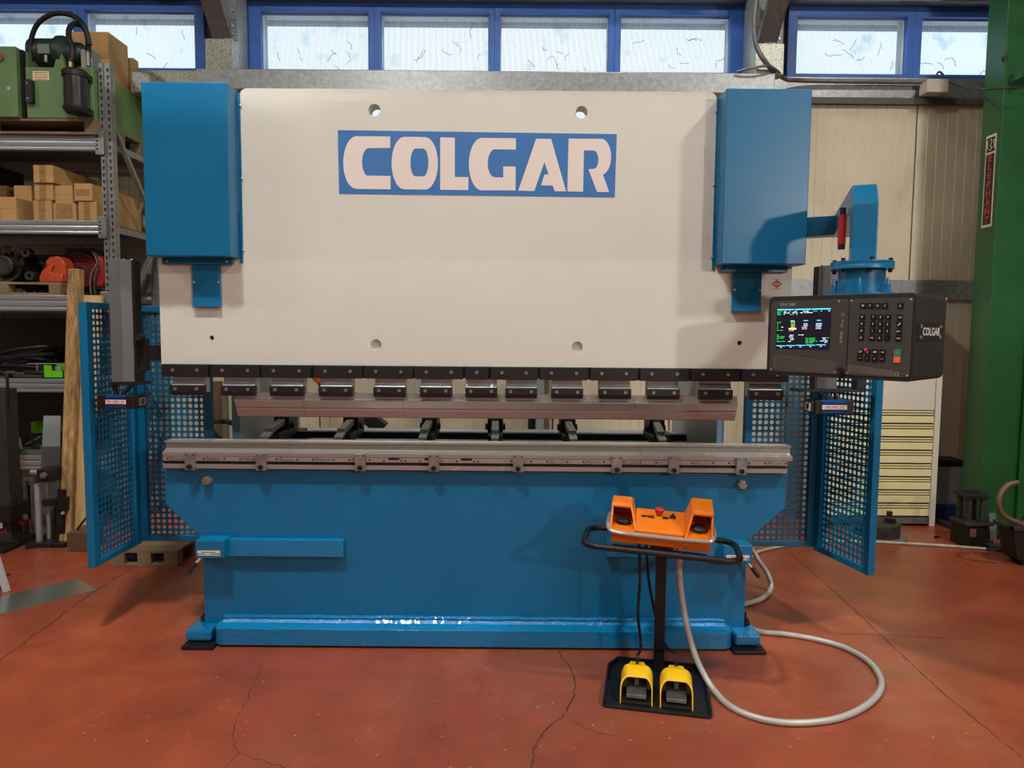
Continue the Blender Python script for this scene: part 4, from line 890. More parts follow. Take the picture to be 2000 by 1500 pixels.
# ================================================================== STORAGE RACK
RY = 1.75; ux0, ux1 = X(197, 300, RY), X(220, 300, RY); xL = -5.45
rk = thing('storage_rack', ((xL+ux1)/2, RY+.35, 0), 'galvanised steel pallet rack with five beam levels left of the machine', 'rack')
ry2 = 2.42
def upright(x0, x1, y0, face):
    w3 = x1-x0; y1 = y0+.06
    o = B().prism([(x0, y0), (x0+w3*.36, y0), (x0+w3*.42, y0+.012), (x0+w3*.58, y0+.012), (x0+w3*.64, y0), (x1, y0), (x1, y1), (x1-.004, y1), (x1-.004, y0+.004), (x0+w3*.62, y0+.006), (x0+w3*.58, y0+.016), (x0+w3*.42, y0+.016), (x0+w3*.36, y0+.004), (x0+.004, y0+.006), (x0+.004, y1), (x0, y1)], 0, 3.47, 'z').build('upright', GALV, rk)
    if face:
        hb = B(); z = .12
        while z < 3.44:
            for q in (.2, .8):
                c = x0+w3*q; hb.prism([(c-.010, z+.014), (c+.010, z+.014), (c+.003, z-.015), (c-.003, z-.015)], y0-.0006, y0+.0005)
            hb.cyl((x1+.0004, y0+.03, z+.02), (x1-.0004, y0+.03, z+.02), .004, 6)
            z += .05
        hb.build('upright_slots', INK, o, kind='stuff')
    return o
upright(ux0, ux1, RY, True); upright(ux0, ux1, ry2, False); upright(xL-.1, xL, RY, False); upright(xL-.1, xL, ry2, False)
levels = [(265, 294), (431, 457), (577, 607), (740, 766), (890, 917)]; LZ = []
for v1, v0 in levels:
    z1, z0 = Z(v1, RY, 100), Z(v0, RY, 100); LZ.append(z1); h = z1-z0
    for yy, sg_ in ((RY-.012, 1), (ry2+.06, -1)):
        pr_ = [(0, 0), (0, .16), (.008, .2), (.008, .28), (0, .33), (0, .55), (.008, .6), (.008, .68), (0, .73), (0, 1), (.05, 1), (.05, 0)]
        B().prism([(yy+sg_*a, z0+h*c) for a, c in pr_], xL, ux0+.004, 'x').build('beam', GALVB, rk, bev=.002)
    for xx in (ux0+.004, xL-.03):
        bc = B().box(xx-.035, xx+.028, RY-.018, RY-.011, z0-.03, z1+.03).build('beam_connector', GALV, rk, bev=.003)
        for k in range(4): screw(bc, (xx-.02, RY-.018, z0+h*(.1+.27*k)), .007, .003, DARKM, 'rivet')
    B().box(xL, ux0, RY+.04, ry2+.01, z1-.035, z1-.002).build('deck_panel', GALVD, rk)
xm = (ux0+ux1)/2+.02
for (ya, za, yb2, zb2_) in ((RY+.06, 3.05, ry2+.02, 2.35), (ry2+.02, 2.3, RY+.06, 1.55), (RY+.06, 1.5, ry2+.02, .8), (ry2+.02, .75, RY+.06, .1)):
    B().bar((xm, ya, za), (xm, yb2, zb2_), .03, .03).build('diagonal_brace', GALV, rk)
for z in (LZ[0]-.05, LZ[1]-.05, .08): B().bar((xm-.03, RY+.06, z), (xm-.03, ry2+.02, z), .03, .045).build('cross_brace', GALV, rk)
# ---------------------------------------------------------------- things on the rack
def pxb(u0, v0, u1, v1, Y, dep, pad=0):
    um, vm = (u0+u1)/2, (v0+v1)/2
    return (X(u0, vm, Y), X(u1, vm, Y), Y, Y+dep, Z(v1, Y, um), Z(v0, Y, um))
def pallet(x0, x1, y0, y1, z0, h, label, nb=5, group='wooden pallets'):
    t = thing('pallet', ((x0+x1)/2, (y0+y1)/2, z0), label, 'pallet', group); bt = .018
    for k in range(nb):
        w3 = (y1-y0)/nb; B().box(x0, x1, y0+k*w3+.006, y0+(k+1)*w3-.006, z0+h-bt, z0+h).build('top_board', WOODP, t, bev=.002)
    for xx in (x0, (x0+x1)/2-.045, x1-.09):
        for yy in (y0+.005, (y0+y1)/2-.04, y1-.085): B().box(xx, xx+.09, yy, yy+.08, z0+bt, z0+h-bt).build('block', WOODP, t, bev=.003)
    for yy in (y0+.005, (y0+y1)/2-.04, y1-.085): B().box(x0, x1, yy, yy+.08, z0, z0+bt).build('bottom_board', WOODP, t, bev=.002)
    return t
# top level: pallet with hydraulic power pack
z0 = LZ[0]+.001; zp = Z(231, 1.70, 100)
pallet(X(-240, 250, 1.70), X(188, 250, 1.70), 1.70, 2.40, z0, zp-z0, 'brown wooden pallet under the green hydraulic power pack')
hx = thing('hydraulic_power_pack', (-3.6, 2.0, zp), 'green hydraulic power pack with motor, filter and arched black hoses on the top shelf', 'power pack')
tx0_, tx1_ = X(51, 190, 1.70), X(183, 190, 1.70); tzt = Z(131, 1.70, 120)
tk = B().box(tx0_, tx1_, 1.70, 2.40, zp, tzt).build('oil_tank', GREEN, hx, bev=.006)
b = pxb(64, 139, 96, 157, 1.70, .002); pl = B().box(b[0], b[1], 1.698, 1.70, b[4], b[5]).build('instruction_label', M('aged_label', (216, 196, 158), .6), tk)
pr2 = B()
for k in range(4): pr2.box(b[0]+.012, b[1]-.012, 1.6974, 1.698, b[5]-.014-.016*k, b[5]-.010-.016*k)
pr2.build('label_print', M('faded_ink', (150, 104, 80), .7), pl)
b = pxb(54, 157, 67, 203, 1.69, .03); gp = B().prism(rrect(b[0], b[1], b[4], b[5], .012), 1.66, 1.70, 'y').build('handle', RUB, tk, bev=.004)
for zz in (b[4]+.03, b[5]-.03): screw(gp, ((b[0]+b[1])/2-.006, 1.66, zz), .008, .004)
cbx = B().box(X(-140, 160, 1.68), X(33, 160, 1.68), 1.68, 2.2, zp, Z(90, 1.68, 20)).build('electrical_cabinet', GREEN, hx, bev=.006)
B().box(X(33, 160, 1.7), X(43, 160, 1.7), 1.72, 2.15, zp, Z(95, 1.7, 38)).build('cabinet_seal', RUB, cbx)
B().box(X(43, 160, 1.72), X(51, 160, 1.72)-.002, 1.75, 2.2, zp, Z(98, 1.72, 46)).build('cabinet_back', GREEN, cbx)
p = P(18, 173, 1.68); B().cyl(p, p+Vector((0, -.006, 0)), .016, 16).build('lock', ZINC, cbx)
p = P(1, 113, 1.68); B().cyl(p, p+Vector((0, -.012, 0)), .026, 16).build('indicator', M('brown_lamp', (120, 56, 30), .4), cbx)
mz = Z(108, 1.9, 100); mr = .105
mo = B().lathe((X(62, 105, 1.9), 1.9, mz+.01), [(.06, 0), (mr, .02), (mr, .20), (mr*1.06, .205), (mr*1.06, .225), (mr*.6, .24)], 20, 'x').build('electric_motor', GREEND, hx, True)
B().box(X(77, 100, 1.8), X(100, 100, 1.8), 1.775, 1.84, Z(107, 1.8, 90), Z(88, 1.8, 90)).build('terminal_box', M('green_grey', (108, 122, 100), .5), mo, bev=.003)
B().cyl(P(90, 108, 1.8), P(90, 122, 1.8), .014, 10).build('cable_gland', STEELD, mo, True)
B().lathe((X(118, 105, 1.9), 1.9, mz+.01), [(.09, 0), (.125, .01), (.125, .05), (.08, .1), (.08, .16), (.05, .2)], 20, 'x').build('bell_housing', GREEND, hx, True)
B().prism([(X(102, 128, 1.8), tzt), (X(130, 128, 1.8), tzt), (X(119, 98, 1.8), Z(97, 1.8, 115)), (X(113, 98, 1.8), Z(97, 1.8, 115))], 1.8, 1.83, 'y').build('motor_foot', GREEN, hx, bev=.003)
fxc = X(150, 180, 1.63); fz1, fz0 = Z(140, 1.63, 150), Z(224, 1.63, 150)
fl_ = B().lathe((fxc, 1.62, fz0+.03), [(.078, 0), (.078, fz1-fz0-.07)], 24).build('filter', M('filter_black', (44, 42, 40), .25, .2, .1, 8), hx, True)
B().lathe((fxc, 1.62, fz0), [(.04, -.0), (.07, .006), (.086, .03), (.086, .045), (.001, .045)], 24).build('filter_cap', RUB, fl_, True)
B().lathe((fxc, 1.62, fz1-.045), [(.086, 0), (.086, .035), (.07, .05), (.001, .05)], 24).build('filter_cap', RUB, fl_, True)
B().box(fxc+.02, tx1_, 1.62, 1.70, fz1-.05, fz1-.01).box(fxc+.02, tx1_, 1.62, 1.70, fz0+.005, fz0+.05).build('filter_bracket', RUB, fl_, bev=.004)
B().cyl((fxc-.03, 1.62, fz1), (fxc-.03, 1.62, fz1+.07), .018, 8).build('hose_fitting', M('brass', (150, 120, 70), .35, 1), hx)
h = [P(62, 118, 1.8), P(59, 88, 1.8), P(70, 52, 1.78), P(92, 32, 1.76), P(118, 26, 1.74), P(148, 34, 1.72), P(166, 54, 1.7), P(175, 88, 1.7)]
B().tube(spline(h, 8), .017, 10).build('hose', RUB, hx, True)
h = [Vector((fxc-.03, 1.62, fz1+.06)), P(142, 98, 1.63), P(134, 70, 1.66), P(138, 52, 1.7), P(150, 47, 1.74), P(164, 54, 1.76), P(172, 75, 1.76), P(172, 100, 1.76)]
B().tube(spline(h, 8), .019, 10).build('hose', RUB, hx, True)
B().box(X(160, 100, 1.8), X(182, 100, 1.8), 1.78, 1.9, tzt, Z(98, 1.8, 170)).cyl(P(171, 75, 1.76), P(172, 130, 1.76), .014, 10).build('valve_block', STEELD, hx, bev=.004)
b = pxb(146, 66, 218, 124, 2.1, .25); 
def carton(bx_, label, group, tape='v', rz=0):
    t = thing('cardboard_box', ((bx_[0]+bx_[1])/2, bx_[2], bx_[4]), label, 'box', group)
    x0, x1, y0, y1, z0, z1 = bx_
    B().box(*bx_).build('carton', CARD, t, bev=.004)
    xm_ = (x0+x1)/2
    if tape == 'v':
        B().box(xm_-.028, xm_+.02, y0-.0015, y0, z0+.002, z1-.002).build('tape', TAPE, t)
    elif tape == 'h':
        B().box(x0+.012, x1-.02, y0-.0015, y0, (z0+z1)/2-.025, (z0+z1)/2+.02).build('tape', TAPE, t)
    elif tape == 'b': B().box(xm_-.06, xm_+.06, y0-.0015, y0, z0+.02, z1-.002).build('tape', TAPE, t)
    B().box(x0+.003, x1-.003, y0-.0008, y0, (z0+z1)/2-.0007, (z0+z1)/2+.0007).build('seam', M('seam_brown', (110, 82, 50), .8), t)
    return t
carton((b[0], b[1], 2.06, 2.34, tzt+.001, b[5]), 'plain brown carton on top of the green tank, behind the hoses', 'cartons on the top shelf', None)
b = pxb(205, 112, 246, 148, 2.3, .15); carton((b[0], b[1], 2.415, 2.50, LZ[0]+.001, Z(112, 2.41, 220)), 'tall narrow brown carton standing behind the green tank and rack upright', 'cartons on the top shelf', None)
# second level: long cartons
zz = LZ[1]+.001
cl_ = [((65, 391, 102, 424), 1.78, 'v', 'long carton lying on the second shelf, bottom of the three-high stack'),
       ((67, 358, 104, 391), 1.78, 'v', 'long carton in the middle of the three-high stack on the second shelf'),
       ((65, 322, 105, 358), 1.76, 'v', 'long carton on top of the three-high stack, second shelf'),
       ((104, 397, 149, 425), 1.78, 'b', 'carton with bulging taped end below the untaped carton, second shelf'),
       ((107, 362, 143, 397), 1.80, None, 'carton with untaped end beside the three-high stack, second shelf'),
       ((153, 393, 190, 426), 1.78, 'v', 'lower long carton beside the rack upright, second shelf'),
       ((145, 358, 181, 393), 1.77, 'h', 'upper long carton with cross tape beside the rack upright'),
       ((-40, 384, 32, 423), 1.76, 'v', 'wide pale carton on the second shelf in front of darker cartons')]
tops = {}
for (r4, Y, tp_, lab) in cl_:
    x0, x1 = X(r4[0], r4[3], Y)+.0015, X(r4[2], r4[3], Y)-.0015
    z1 = Z(r4[1], Y, r4[0]); zb_ = Z(r4[3], Y, r4[0])
    zb_ = zz if r4[3] > 418 else tops.get(lab[:0], zb_)
    if r4 == (67, 358, 104, 391): zb_ = tops[0]
    if r4 == (65, 322, 105, 358): zb_ = tops[1]
    if r4 == (107, 362, 143, 397): zb_ = tops[3]
    if r4 == (145, 358, 181, 393): zb_ = tops[5]
    tops[len(tops)] = z1+.0012
    carton((x0, x1, Y, Y+(.2 if r4[0] < 0 else .64), zb_, z1), lab, 'cartons on the second shelf', tp_)
Y = 2.0
carton((X(28, 400, Y), X(63, 400, Y)-.002, Y, Y+.4, zz, Z(362, Y, 40)), 'carton standing back in the gap beside the three-high stack', 'cartons on the second shelf', None)
Y = 2.1
carton((X(-60, 400, Y), X(14, 400, Y), Y, Y+.35, zz, Z(362, Y, 10)), 'shaded carton behind the wide pale carton, second shelf', 'cartons on the second shelf', None)
b3 = B().bar(P(-30, 330, 2.35), P(70, 352, 2.3), .22, .14)
one(B().box(X(-60, 340, 2.25), X(16, 340, 2.25), 2.12, 2.44, Z(362, 2.1, 10)+.001, Z(330, 2.25, 0)), 'black_crate', RUB, 'black crate lying on the shaded carton, second shelf', 'crate', bev=.01)
# third level: pallet with castings
z0 = LZ[2]+.001; zp3 = Z(551, 1.76, 60)
pallet(X(-110, 570, 1.74), X(118, 570, 1.74), 1.74, 2.38, z0, zp3-z0, 'pale wooden pallet under the dark fan casting on the third shelf', 5)
fcx, fcz = X(9, 520, 1.85), Z(519, 1.85, 9)
fw_ = thing('fan_casting', (fcx, 1.9, zp3), 'dark grey cast fan wheel with hub and lugs on the third-shelf pallet', 'casting')
b = B().lathe((fcx, 1.85, fcz), [(.001, -.03), (.065, -.03), (.075, -.02), (.075, .0), (.06, .02), (.055, .1), (.001, .1)], 24, 'y'); hb_ = b.build('hub', CAST, fw_, True)
for k in range(12): screw(hb_, (fcx+.058*math.cos(k*PI/6), 1.82, fcz+.058*math.sin(k*PI/6)), .008, .006, CAST, 'hub_bolt', head='hex')
for k in range(11):
    a = k*2*PI/11+.2; d = Vector((math.cos(a), 0, math.sin(a))); n_ = Vector((-d.z, 0, d.x))
    p0 = Vector((fcx, 1.88, fcz))+d*.085; p1 = Vector((fcx, 1.84, fcz))+d*(.125 if d.z < -.3 else .15)
    vs = [p0-n_*.012, p0+n_*.012, p1+n_*.036, p1-n_*.03]; vs = vs+[v+Vector((0, .02, 0))+n_*.015 for v in vs]
    B().add(vs, [(0, 1, 2, 3), (7, 6, 5, 4), (0, 4, 5, 1), (1, 5, 6, 2), (2, 6, 7, 3), (3, 7, 4, 0)]).build('vane', CAST, fw_, bev=.003)
B().lathe((fcx, 1.98, fcz), [(.04, -.08), (.11, -.07), (.122, 0), (.122, .12), (.001, .12)], 26, 'y').build('back_disc', DARKM, fw_, True)
for u, v in ((52, 494), (60, 539)):
    p = P(u, v, 1.88); B().prism(circ(p.x, p.z, .036, 14), 1.86, 1.92, 'y', [circ(p.x, p.z, .014, 10)]).build('lug', CAST, fw_, bev=.003)
# orange machine cover
oc = thing('machine_cover', (X(105, 550, 1.82), 1.9, zp3), 'orange-red cast machine cover with rounded top beside the red fan housing', 'cover')
def pz_(u, v, Y): p = P(u, v, Y); return (p.x, p.z)
pl = [pz_(u, v, 1.80) for u, v in ((76, 551), (76, 540), (80, 530), (87, 520), (88, 510), (96, 502), (110, 500), (120, 504), (126, 514), (128, 530), (128, 551))]
B().prism(pl, 1.80, 1.92).build('shell', REDO, oc, True, bev=.018, seg=3)
pl = [pz_(u, v, 1.78) for u, v in ((77, 551), (77, 538), (88, 526), (100, 515), (105, 518), (98, 530), (104, 534), (122, 534), (124, 551))]
B().prism(pl, 1.775, 1.83).build('front_rib', REDO, oc, True, bev=.008)
p = P(88, 517, 1.79); B().cyl(p, p+Vector((-.02, -.03, .012)), .014, 10).build('knob', DARKM, oc, True)
# red fan housing
rf = thing('red_fan', (X(165, 560, 1.95), 2.0, LZ[2]), 'red round fan housing with wire grille beside the rack upright', 'fan')
c = P(157, 528, 1.95); rad = .125
B().prism(circ(c.x, c.z, rad*1.04, 32), 1.93, 1.98, 'y', [circ(c.x, c.z, rad, 32)]).build('rim', RED, rf, True)
gr = B()
for k in range(28):
    a = k*2*PI/28; gr.bar((c.x+.03*math.cos(a), 1.935, c.z+.03*math.sin(a)), (c.x+rad*math.cos(a), 1.935, c.z+rad*math.sin(a)), .002, .002)
for r_ in (.03, .055, .08, .105): gr.tube([(c.x+r_*math.cos(t), 1.935, c.z+r_*math.sin(t)) for t in [2*PI*i/28 for i in range(28)]], .0015, 4, closed=True)
gr.build('grille', RED, rf, kind='stuff')
B().cyl((c.x, 1.95, c.z), (c.x, 2.1, c.z), .12, 24).build('impeller', INK, rf, True)
pl = [pz_(u, v, 1.92) for u, v in ((188, 500), (196, 498), (204, 508), (205, 552), (197, 562), (186, 556), (190, 530))]
B().prism(pl, 1.90, 2.05).build('side_shell', RED, rf, True, bev=.012)
B().prism([pz_(u, v, 1.99) for u, v in ((130, 500), (186, 497), (192, 560), (136, 560), (128, 530))], 1.99, 2.15).build('rear_shell', M('dark_red_paint', (96, 26, 30), .5), rf, bev=.01)
B().box(X(130, 492, 2.0), X(186, 492, 2.0), 1.98, 2.2, Z(500, 2.0, 160), Z(486, 2.0, 160)).build('top_box', DARKM, rf, bev=.004)
B().cyl((c.x, 2.02, LZ[2]), (c.x, 2.02, c.z-.1), .05, 12).build('foot', DARKM, rf)
for k, (ua, um_, ub) in enumerate(((186, 178, 176), (188, 182, 179), (190, 190, 188), (190, 186, 184))):
    one(B().tube(spline([P(ua-6, 490, 1.88), P(ua+3, 512, 1.84), P(um_, 535, 1.83), P(ub, 560, 1.83), P(ub+2, 574, 1.83)], 6), .004, 6), 'loose_wire', [M('tan_wire', (150, 120, 70), .5), RUB, RUB, GALVD][k], ['thin tan wire hanging in front of the red fan housing', 'thin black wire hanging in front of the red fan, next to the tan one', 'thin black wire hanging nearest the red side shell of the fan', 'thin grey wire hanging in front of the red fan housing'][k], 'wire', 'wires by the red fan', True)
for i, (u, v, r_) in enumerate(((48, 573, .022), (68, 573, .016), (82, 572, .018))):
    p = P(u, v, 1.80)
    one(B().lathe((p.x, 1.80, LZ[2]+.001), [(r_*.6, 0), (r_*1.2, r_*.4), (r_, r_*1.4), (r_*.5, r_*1.9), (.0005, r_*1.9)], 9), 'oily_fitting', DARKM, 'small dark oily metal fitting lying under the third-shelf pallet', 'fitting', 'fittings under the third-shelf pallet')
# fourth level
z4 = LZ[3]+.001
def coil(cx, cy, z, R_, n, r, seed):
    rnd = random.Random(seed); pts = []
    for i in range(n*18):
        a = 2*PI*i/18; q = R_*(1+.12*math.sin(i*.21+seed)); pts.append((cx+q*math.cos(a), cy+.45*q*math.sin(a), z+r+.12*i/(n*18)+.13*abs(math.sin(i*.115+seed))*(.3+.7*abs(math.cos(a*.5)))))
    return B().tube(pts, r, 6)
one(coil(X(40, 690, 2.0), 2.05, z4, .22, 6, .014, 1), 'hose_coil', RUB, 'large tangled coil of black hose on the fourth shelf', 'hose', smooth=True)
one(coil(X(125, 690, 2.15), 2.25, z4, .16, 5, .012, 4), 'hose_coil', RUB, 'smaller coil of black hose behind the steel flange, fourth shelf', 'hose', smooth=True)
p = P(84, 716, 1.86); t = thing('flanged_hub', (p.x, 1.9, z4), 'greasy steel flanged hub under a bright strip on the fourth shelf', 'machine part')
B().lathe((p.x, 1.9, z4), [(.05, 0), (.075, .01), (.075, .03), (.09, .035), (.09, .055), (.03, .06), (.001, .06)], 20).build('flange', CAST, t, True)
for k in range(4): a = k*PI/2+.4; B().cyl((p.x+.06*math.cos(a), 1.9+.06*math.sin(a), z4+.055), (p.x+.06*math.cos(a), 1.9+.06*math.sin(a), z4+.10), .008, 8).build('stud', STEELD, t, True)
p0, p1 = P(52, 682, 1.88), P(128, 690, 1.88); one(B().bar((p0.x, 1.9, z4+.105), (p1.x, 1.88, z4+.1085), .05, .006), 'steel_strip', STEELL, 'bright flat steel strip lying across the studs, fourth shelf', 'strip')
def crate(u0, v0, u1, v1, Y, z, lab, dep=.16):
    x0, x1 = X(u0, v1, Y), X(u1, v1, Y); zt_ = Z(v0, Y, u0)-Z(v1, Y, u0); t = thing('parts_bin', ((x0+x1)/2, Y+dep/2, z), lab, 'bin', 'lime green parts bins')
    B().box(x0, x1, Y, Y+dep, z, z+.006).build('bottom', LIME, t); B().box(x0, x0+.005, Y, Y+dep, z, z+zt_).build('side', LIME, t); B().box(x1-.005, x1, Y, Y+dep, z, z+zt_).build('side', LIME, t)
    B().box(x0, x1, Y+dep-.005, Y+dep, z, z+zt_).build('back', LIME, t); xs_ = x0+(x1-x0)*.42
    B().prism([(x0, z), (x1, z), (x1, z+zt_*.6), (xs_, z+zt_*.6), (xs_, z+zt_), (x0, z+zt_)], Y, Y+.005).build('front', LIME, t); return x0, x1, zt_
a = crate(85, 714, 124, 739, 1.80, z4, 'lime green parts bin on the fourth shelf beside the timber post')
one(B().box(a[0]+.07, a[0]+.11, 1.83, 1.92, z4+.007, z4+.085), 'steel_block', STEELL, 'bright steel block inside the lime green bin on the fourth shelf', 'block', bev=.002)
one(B().box(*pxb(25, 727, 82, 738, 1.79, .08)[:4], z4, z4+.025), 'steel_bar', CAST, 'dark flat bar lying along the front of the fourth shelf', 'bar', bev=.004)
one(B().cyl((X(50, 725, 1.9), 1.88, z4+.03), (X(78, 725, 1.9), 2.0, z4+.03), .03, 12), 'steel_pin', DARKM, 'thick dark steel pin lying behind the flat bar, fourth shelf', 'pin', smooth=True)
# fifth level
z5 = LZ[4]+.001
x0, x1 = X(40, 880, 1.8), X(84, 880, 1.8); t = thing('metal_tray', ((x0+x1)/2, 1.9, z5), 'grey-green metal tray of tools on the lowest shelf', 'tray')
B().box(x0, x1, 1.80, 2.02, z5, z5+.008).build('bottom', M('grey_green_tray', (84, 90, 70), .5), t)
for q in ((x0, x1, 1.80, 1.806), (x0, x1, 2.014, 2.02), (x0, x0+.006, 1.8, 2.02), (x1-.006, x1, 1.8, 2.02)): B().box(*q, z5+.008, z5+.035).build('side', M('grey_green_tray'), t)
B().bar((x0, 1.82, z5+.03), (x0-.03, 1.82, z5+.13), .01, .01).build('handle', STEELL, t)
x0, x1 = X(38, 845, 1.92), X(87, 845, 1.92)
t = thing('parts_bin', ((x0+x1)/2, 2.12, z5+.0), 'lime green parts bin raised on a block behind the metal tray, lowest shelf', 'bin', 'lime green parts bins')
zq = Z(851, 1.95, 60); B().box(x0, x1, 2.05, 2.2, z5, zq-.002).build('block', DARKM, t)
B().prism([(x0, zq), (x1, zq+.01), (x1, zq+.075), (x0+.05, zq+.055), (x0+.042, zq+.10), (x0, zq+.09)], 2.05, 2.2).build('bin_body', LIME, t, bev=.004)
B().box(x1-.045, x1-.002, 2.045, 2.05, zq+.045, zq+.06).box(x1-.045, x1-.002, 2.045, 2.05, zq+.022, zq+.036).build('bin_label', LABEL, t)
for i, (u, v, u2, v2, lab) in enumerate(((50, 868, 80, 852, 'steel spanner resting in the metal tray, handle up'), (60, 866, 72, 846, 'dark hex key standing among tools in the metal tray'), (10, 884, 44, 868, 'dark flat tool lying beside the metal tray'))):
    q = P(u, v, 1.88); q2 = P(u2, v2, 1.90); q.z = max(q.z, z5+.012); one(B().bar(q, q2, .018, .008), 'hand_tool', [STEELD, DARKM, STEELD][i], lab, 'tool', 'tools on the lowest shelf', bev=.002)
p = P(20, 840, 1.95); t = thing('pulley_wheel', (p.x, 1.97, z5), 'pale metal pulley wheel standing at the back of the lowest shelf', 'pulley')
B().lathe((p.x, 1.97, z5+.062), [(.02, -.02), (.06, -.018), (.052, 0), (.06, .018), (.02, .02)], 22, 'y').build('rim', STEELD, t, True); B().cyl((p.x, 1.93, z5+.062), (p.x, 2.0, z5+.062), .014, 12).build('hub', STEELL, t, True)

for (zz5, hh, u0, u1, lab) in ((z4, .46, -80, 178, 'dark grey steel sheet standing at the back of the fourth shelf'), (z5, .42, -80, 178, 'dark grey steel sheet standing at the back of the lowest shelf'), (LZ[2]+.001, .36, 60, 185, 'dark grey steel sheet standing behind the red fan, third shelf')):
    one(B().box(X(u0, 800, 2.36), X(u1, 800, 2.36), 2.385, 2.392, zz5, zz5+hh), 'steel_sheet', M('dark_sheet', (58, 56, 52), .5, .3, .3, 4), lab, 'sheet metal', 'sheets standing at the back of the rack')  # grey sheets, also a dark backing that deepens the shelf shade
for i, (u, w5, h5, Y5, lab) in enumerate(((8, .18, .26, 2.0, 'dark square gearbox casting on the floor under the lowest shelf'), (66, .1, .2, 2.1, 'small dark gearbox casting on the floor behind the trestle'), (112, .18, .3, 2.1, 'tall dark gearbox casting on the floor behind the sheet-metal piece'))):
    xx = X(u, 1000, Y5); t = thing('gearbox_casting', (xx, Y5+.1, 0), lab, 'casting', 'castings under the rack')
    B().box(xx-w5/2, xx+w5/2, Y5, Y5+.2, .03, h5).build('case', CAST, t, bev=.02); B().box(xx-w5/2-.02, xx+w5/2+.02, Y5-.01, Y5+.21, 0, .03).build('foot', DARKM, t, bev=.005)
    B().cyl((xx, Y5, h5*.6), (xx, Y5-.05, h5*.6), .035, 14).build('shaft_boss', DARKM, t, True); B().lathe((xx, Y5+.1, h5), [(.05, 0), (.05, .02), (.02, .03), (.02, .05), (.001, .05)], 12).build('filler_cap', DARKM, t, True)
for i, (u, v, Yq, r_, lab) in enumerate(((12, 735, 1.85, .03, 'dark steel bush lying at the outer end of the fourth shelf'), (30, 735, 1.84, .024, 'dark steel bush lying beside the flat bar, fourth shelf'), (66, 735, 1.92, .02, 'small dark steel bush lying behind the flat bar, fourth shelf'))):
    p = P(u, v, Yq); one(B().cyl((p.x, Yq, z4+r_), (p.x+.05, Yq+.03, z4+r_), r_, 12), 'steel_bush', DARKM, lab, 'bush', 'bushes on the fourth shelf', True)
one(B().box(X(416, 800, 2.3), X(430, 800, 2.3), 2.3, 2.36, 0, Z(745, 2.3, 420)), 'dark_board', M('dark_brown_wood', (92, 66, 44), .8, 0, .3, 8), 'dark brown board standing behind the perforated guard beside the machine', 'board')
one(B().box(X(433, 800, 2.2), X(443, 800, 2.2), 2.2, 2.24, 0, Z(765, 2.2, 438)), 'grey_green_post', M('grey_green_tray', (84, 90, 70), .5), 'slim grey-green post standing beside the dark brown board', 'post')
one(B().tube(spline([(-1.67, .46, .92), P(405, 826, .9), P(430, 823, 1.2), P(448, 824, 1.2), P(452, 826, 1.15), (-1.66, 1.05, .93), (-1.572, 1.0, .93)], 6), .018, 8), 'black_hose_loop', RUB, 'black hose loop between the perforated guard and the machine side frame', 'hose', smooth=True)

# ================================================================== FLOOR CLUTTER ON THE RACK SIDE
def lean(u0, v0, u1, v1, Y0, Y1, wd, th, name, mat, lab, cat, bev=.003):
    a = F(u1, v1); a = Vector((a.x, a.y, 0)) if Y1 is None else P(u1, v1, Y1); c = P(u0, v0, Y0)
    d = (c-a).normalized(); a.z = .5*th*abs(d.y)+.5*wd*abs(d.x)+.002
    b = B().bar(a, c, wd, th, up=(0, -1, 0)); return one(b, name, mat, lab, cat, bev=bev, base=Vector((a.x, a.y, 0)))
lean(149, 526, 132, 1062, RY-.09, None, .088, .075, 'timber_post', WOODO, 'rough stained timber post leaning against the rack', 'timber', .012)
lean(180, 577, 150, 1048, RY-.06, 1.46, .16, .03, 'wooden_plank', WOOD, 'clean pale wooden plank leaning behind the blue perforated guard', 'plank')
sh = thing('sheet_metal_piece', P(92, 1000, 1.5), 'grey folded sheet-metal piece leaning on the rack beside the timber post', 'sheet metal'); sh.location.z = 0
a0, a1 = P(85, 812, RY-.05), P(118, 812, RY-.05); m0, m1 = P(82, 872, RY-.06), P(117, 872, RY-.06); c0, c1 = F(74, 1040), F(116, 1040); 
for nm, q in (('upper_leaf', (a0, a1, m1, m0)), ('lower_leaf', (m0, m1, c1, c0))):
    vs = [Vector(v) for v in q]; vs += [v+Vector((0, .006, 0)) for v in vs]
    B().add(vs, [(0, 1, 2, 3), (7, 6, 5, 4), (0, 4, 5, 1), (1, 5, 6, 2), (2, 6, 7, 3), (3, 7, 4, 0)]).build(nm, GREYF if nm[0] == 'u' else GREYC, sh)
q = F(153, 1078); bxw = pxb(130, 1046, 172, 1080, q.y, .25)
one(B().box(bxw[0], bxw[1], q.y, q.y+.2, 0, .135), 'wood_block', M('dark_brown_wood', (92, 66, 44), .8, 0, .3, 8), 'dark brown wooden block on the floor in front of the plank', 'block', bev=.006)
one(B().cyl((P(149, 1046, q.y+.05).x, q.y+.06, .14), P(171, 1008, q.y+.1), .008, 8), 'steel_rod', DARKM, 'thin dark rod standing tilted on the brown wooden block', 'rod', smooth=True)
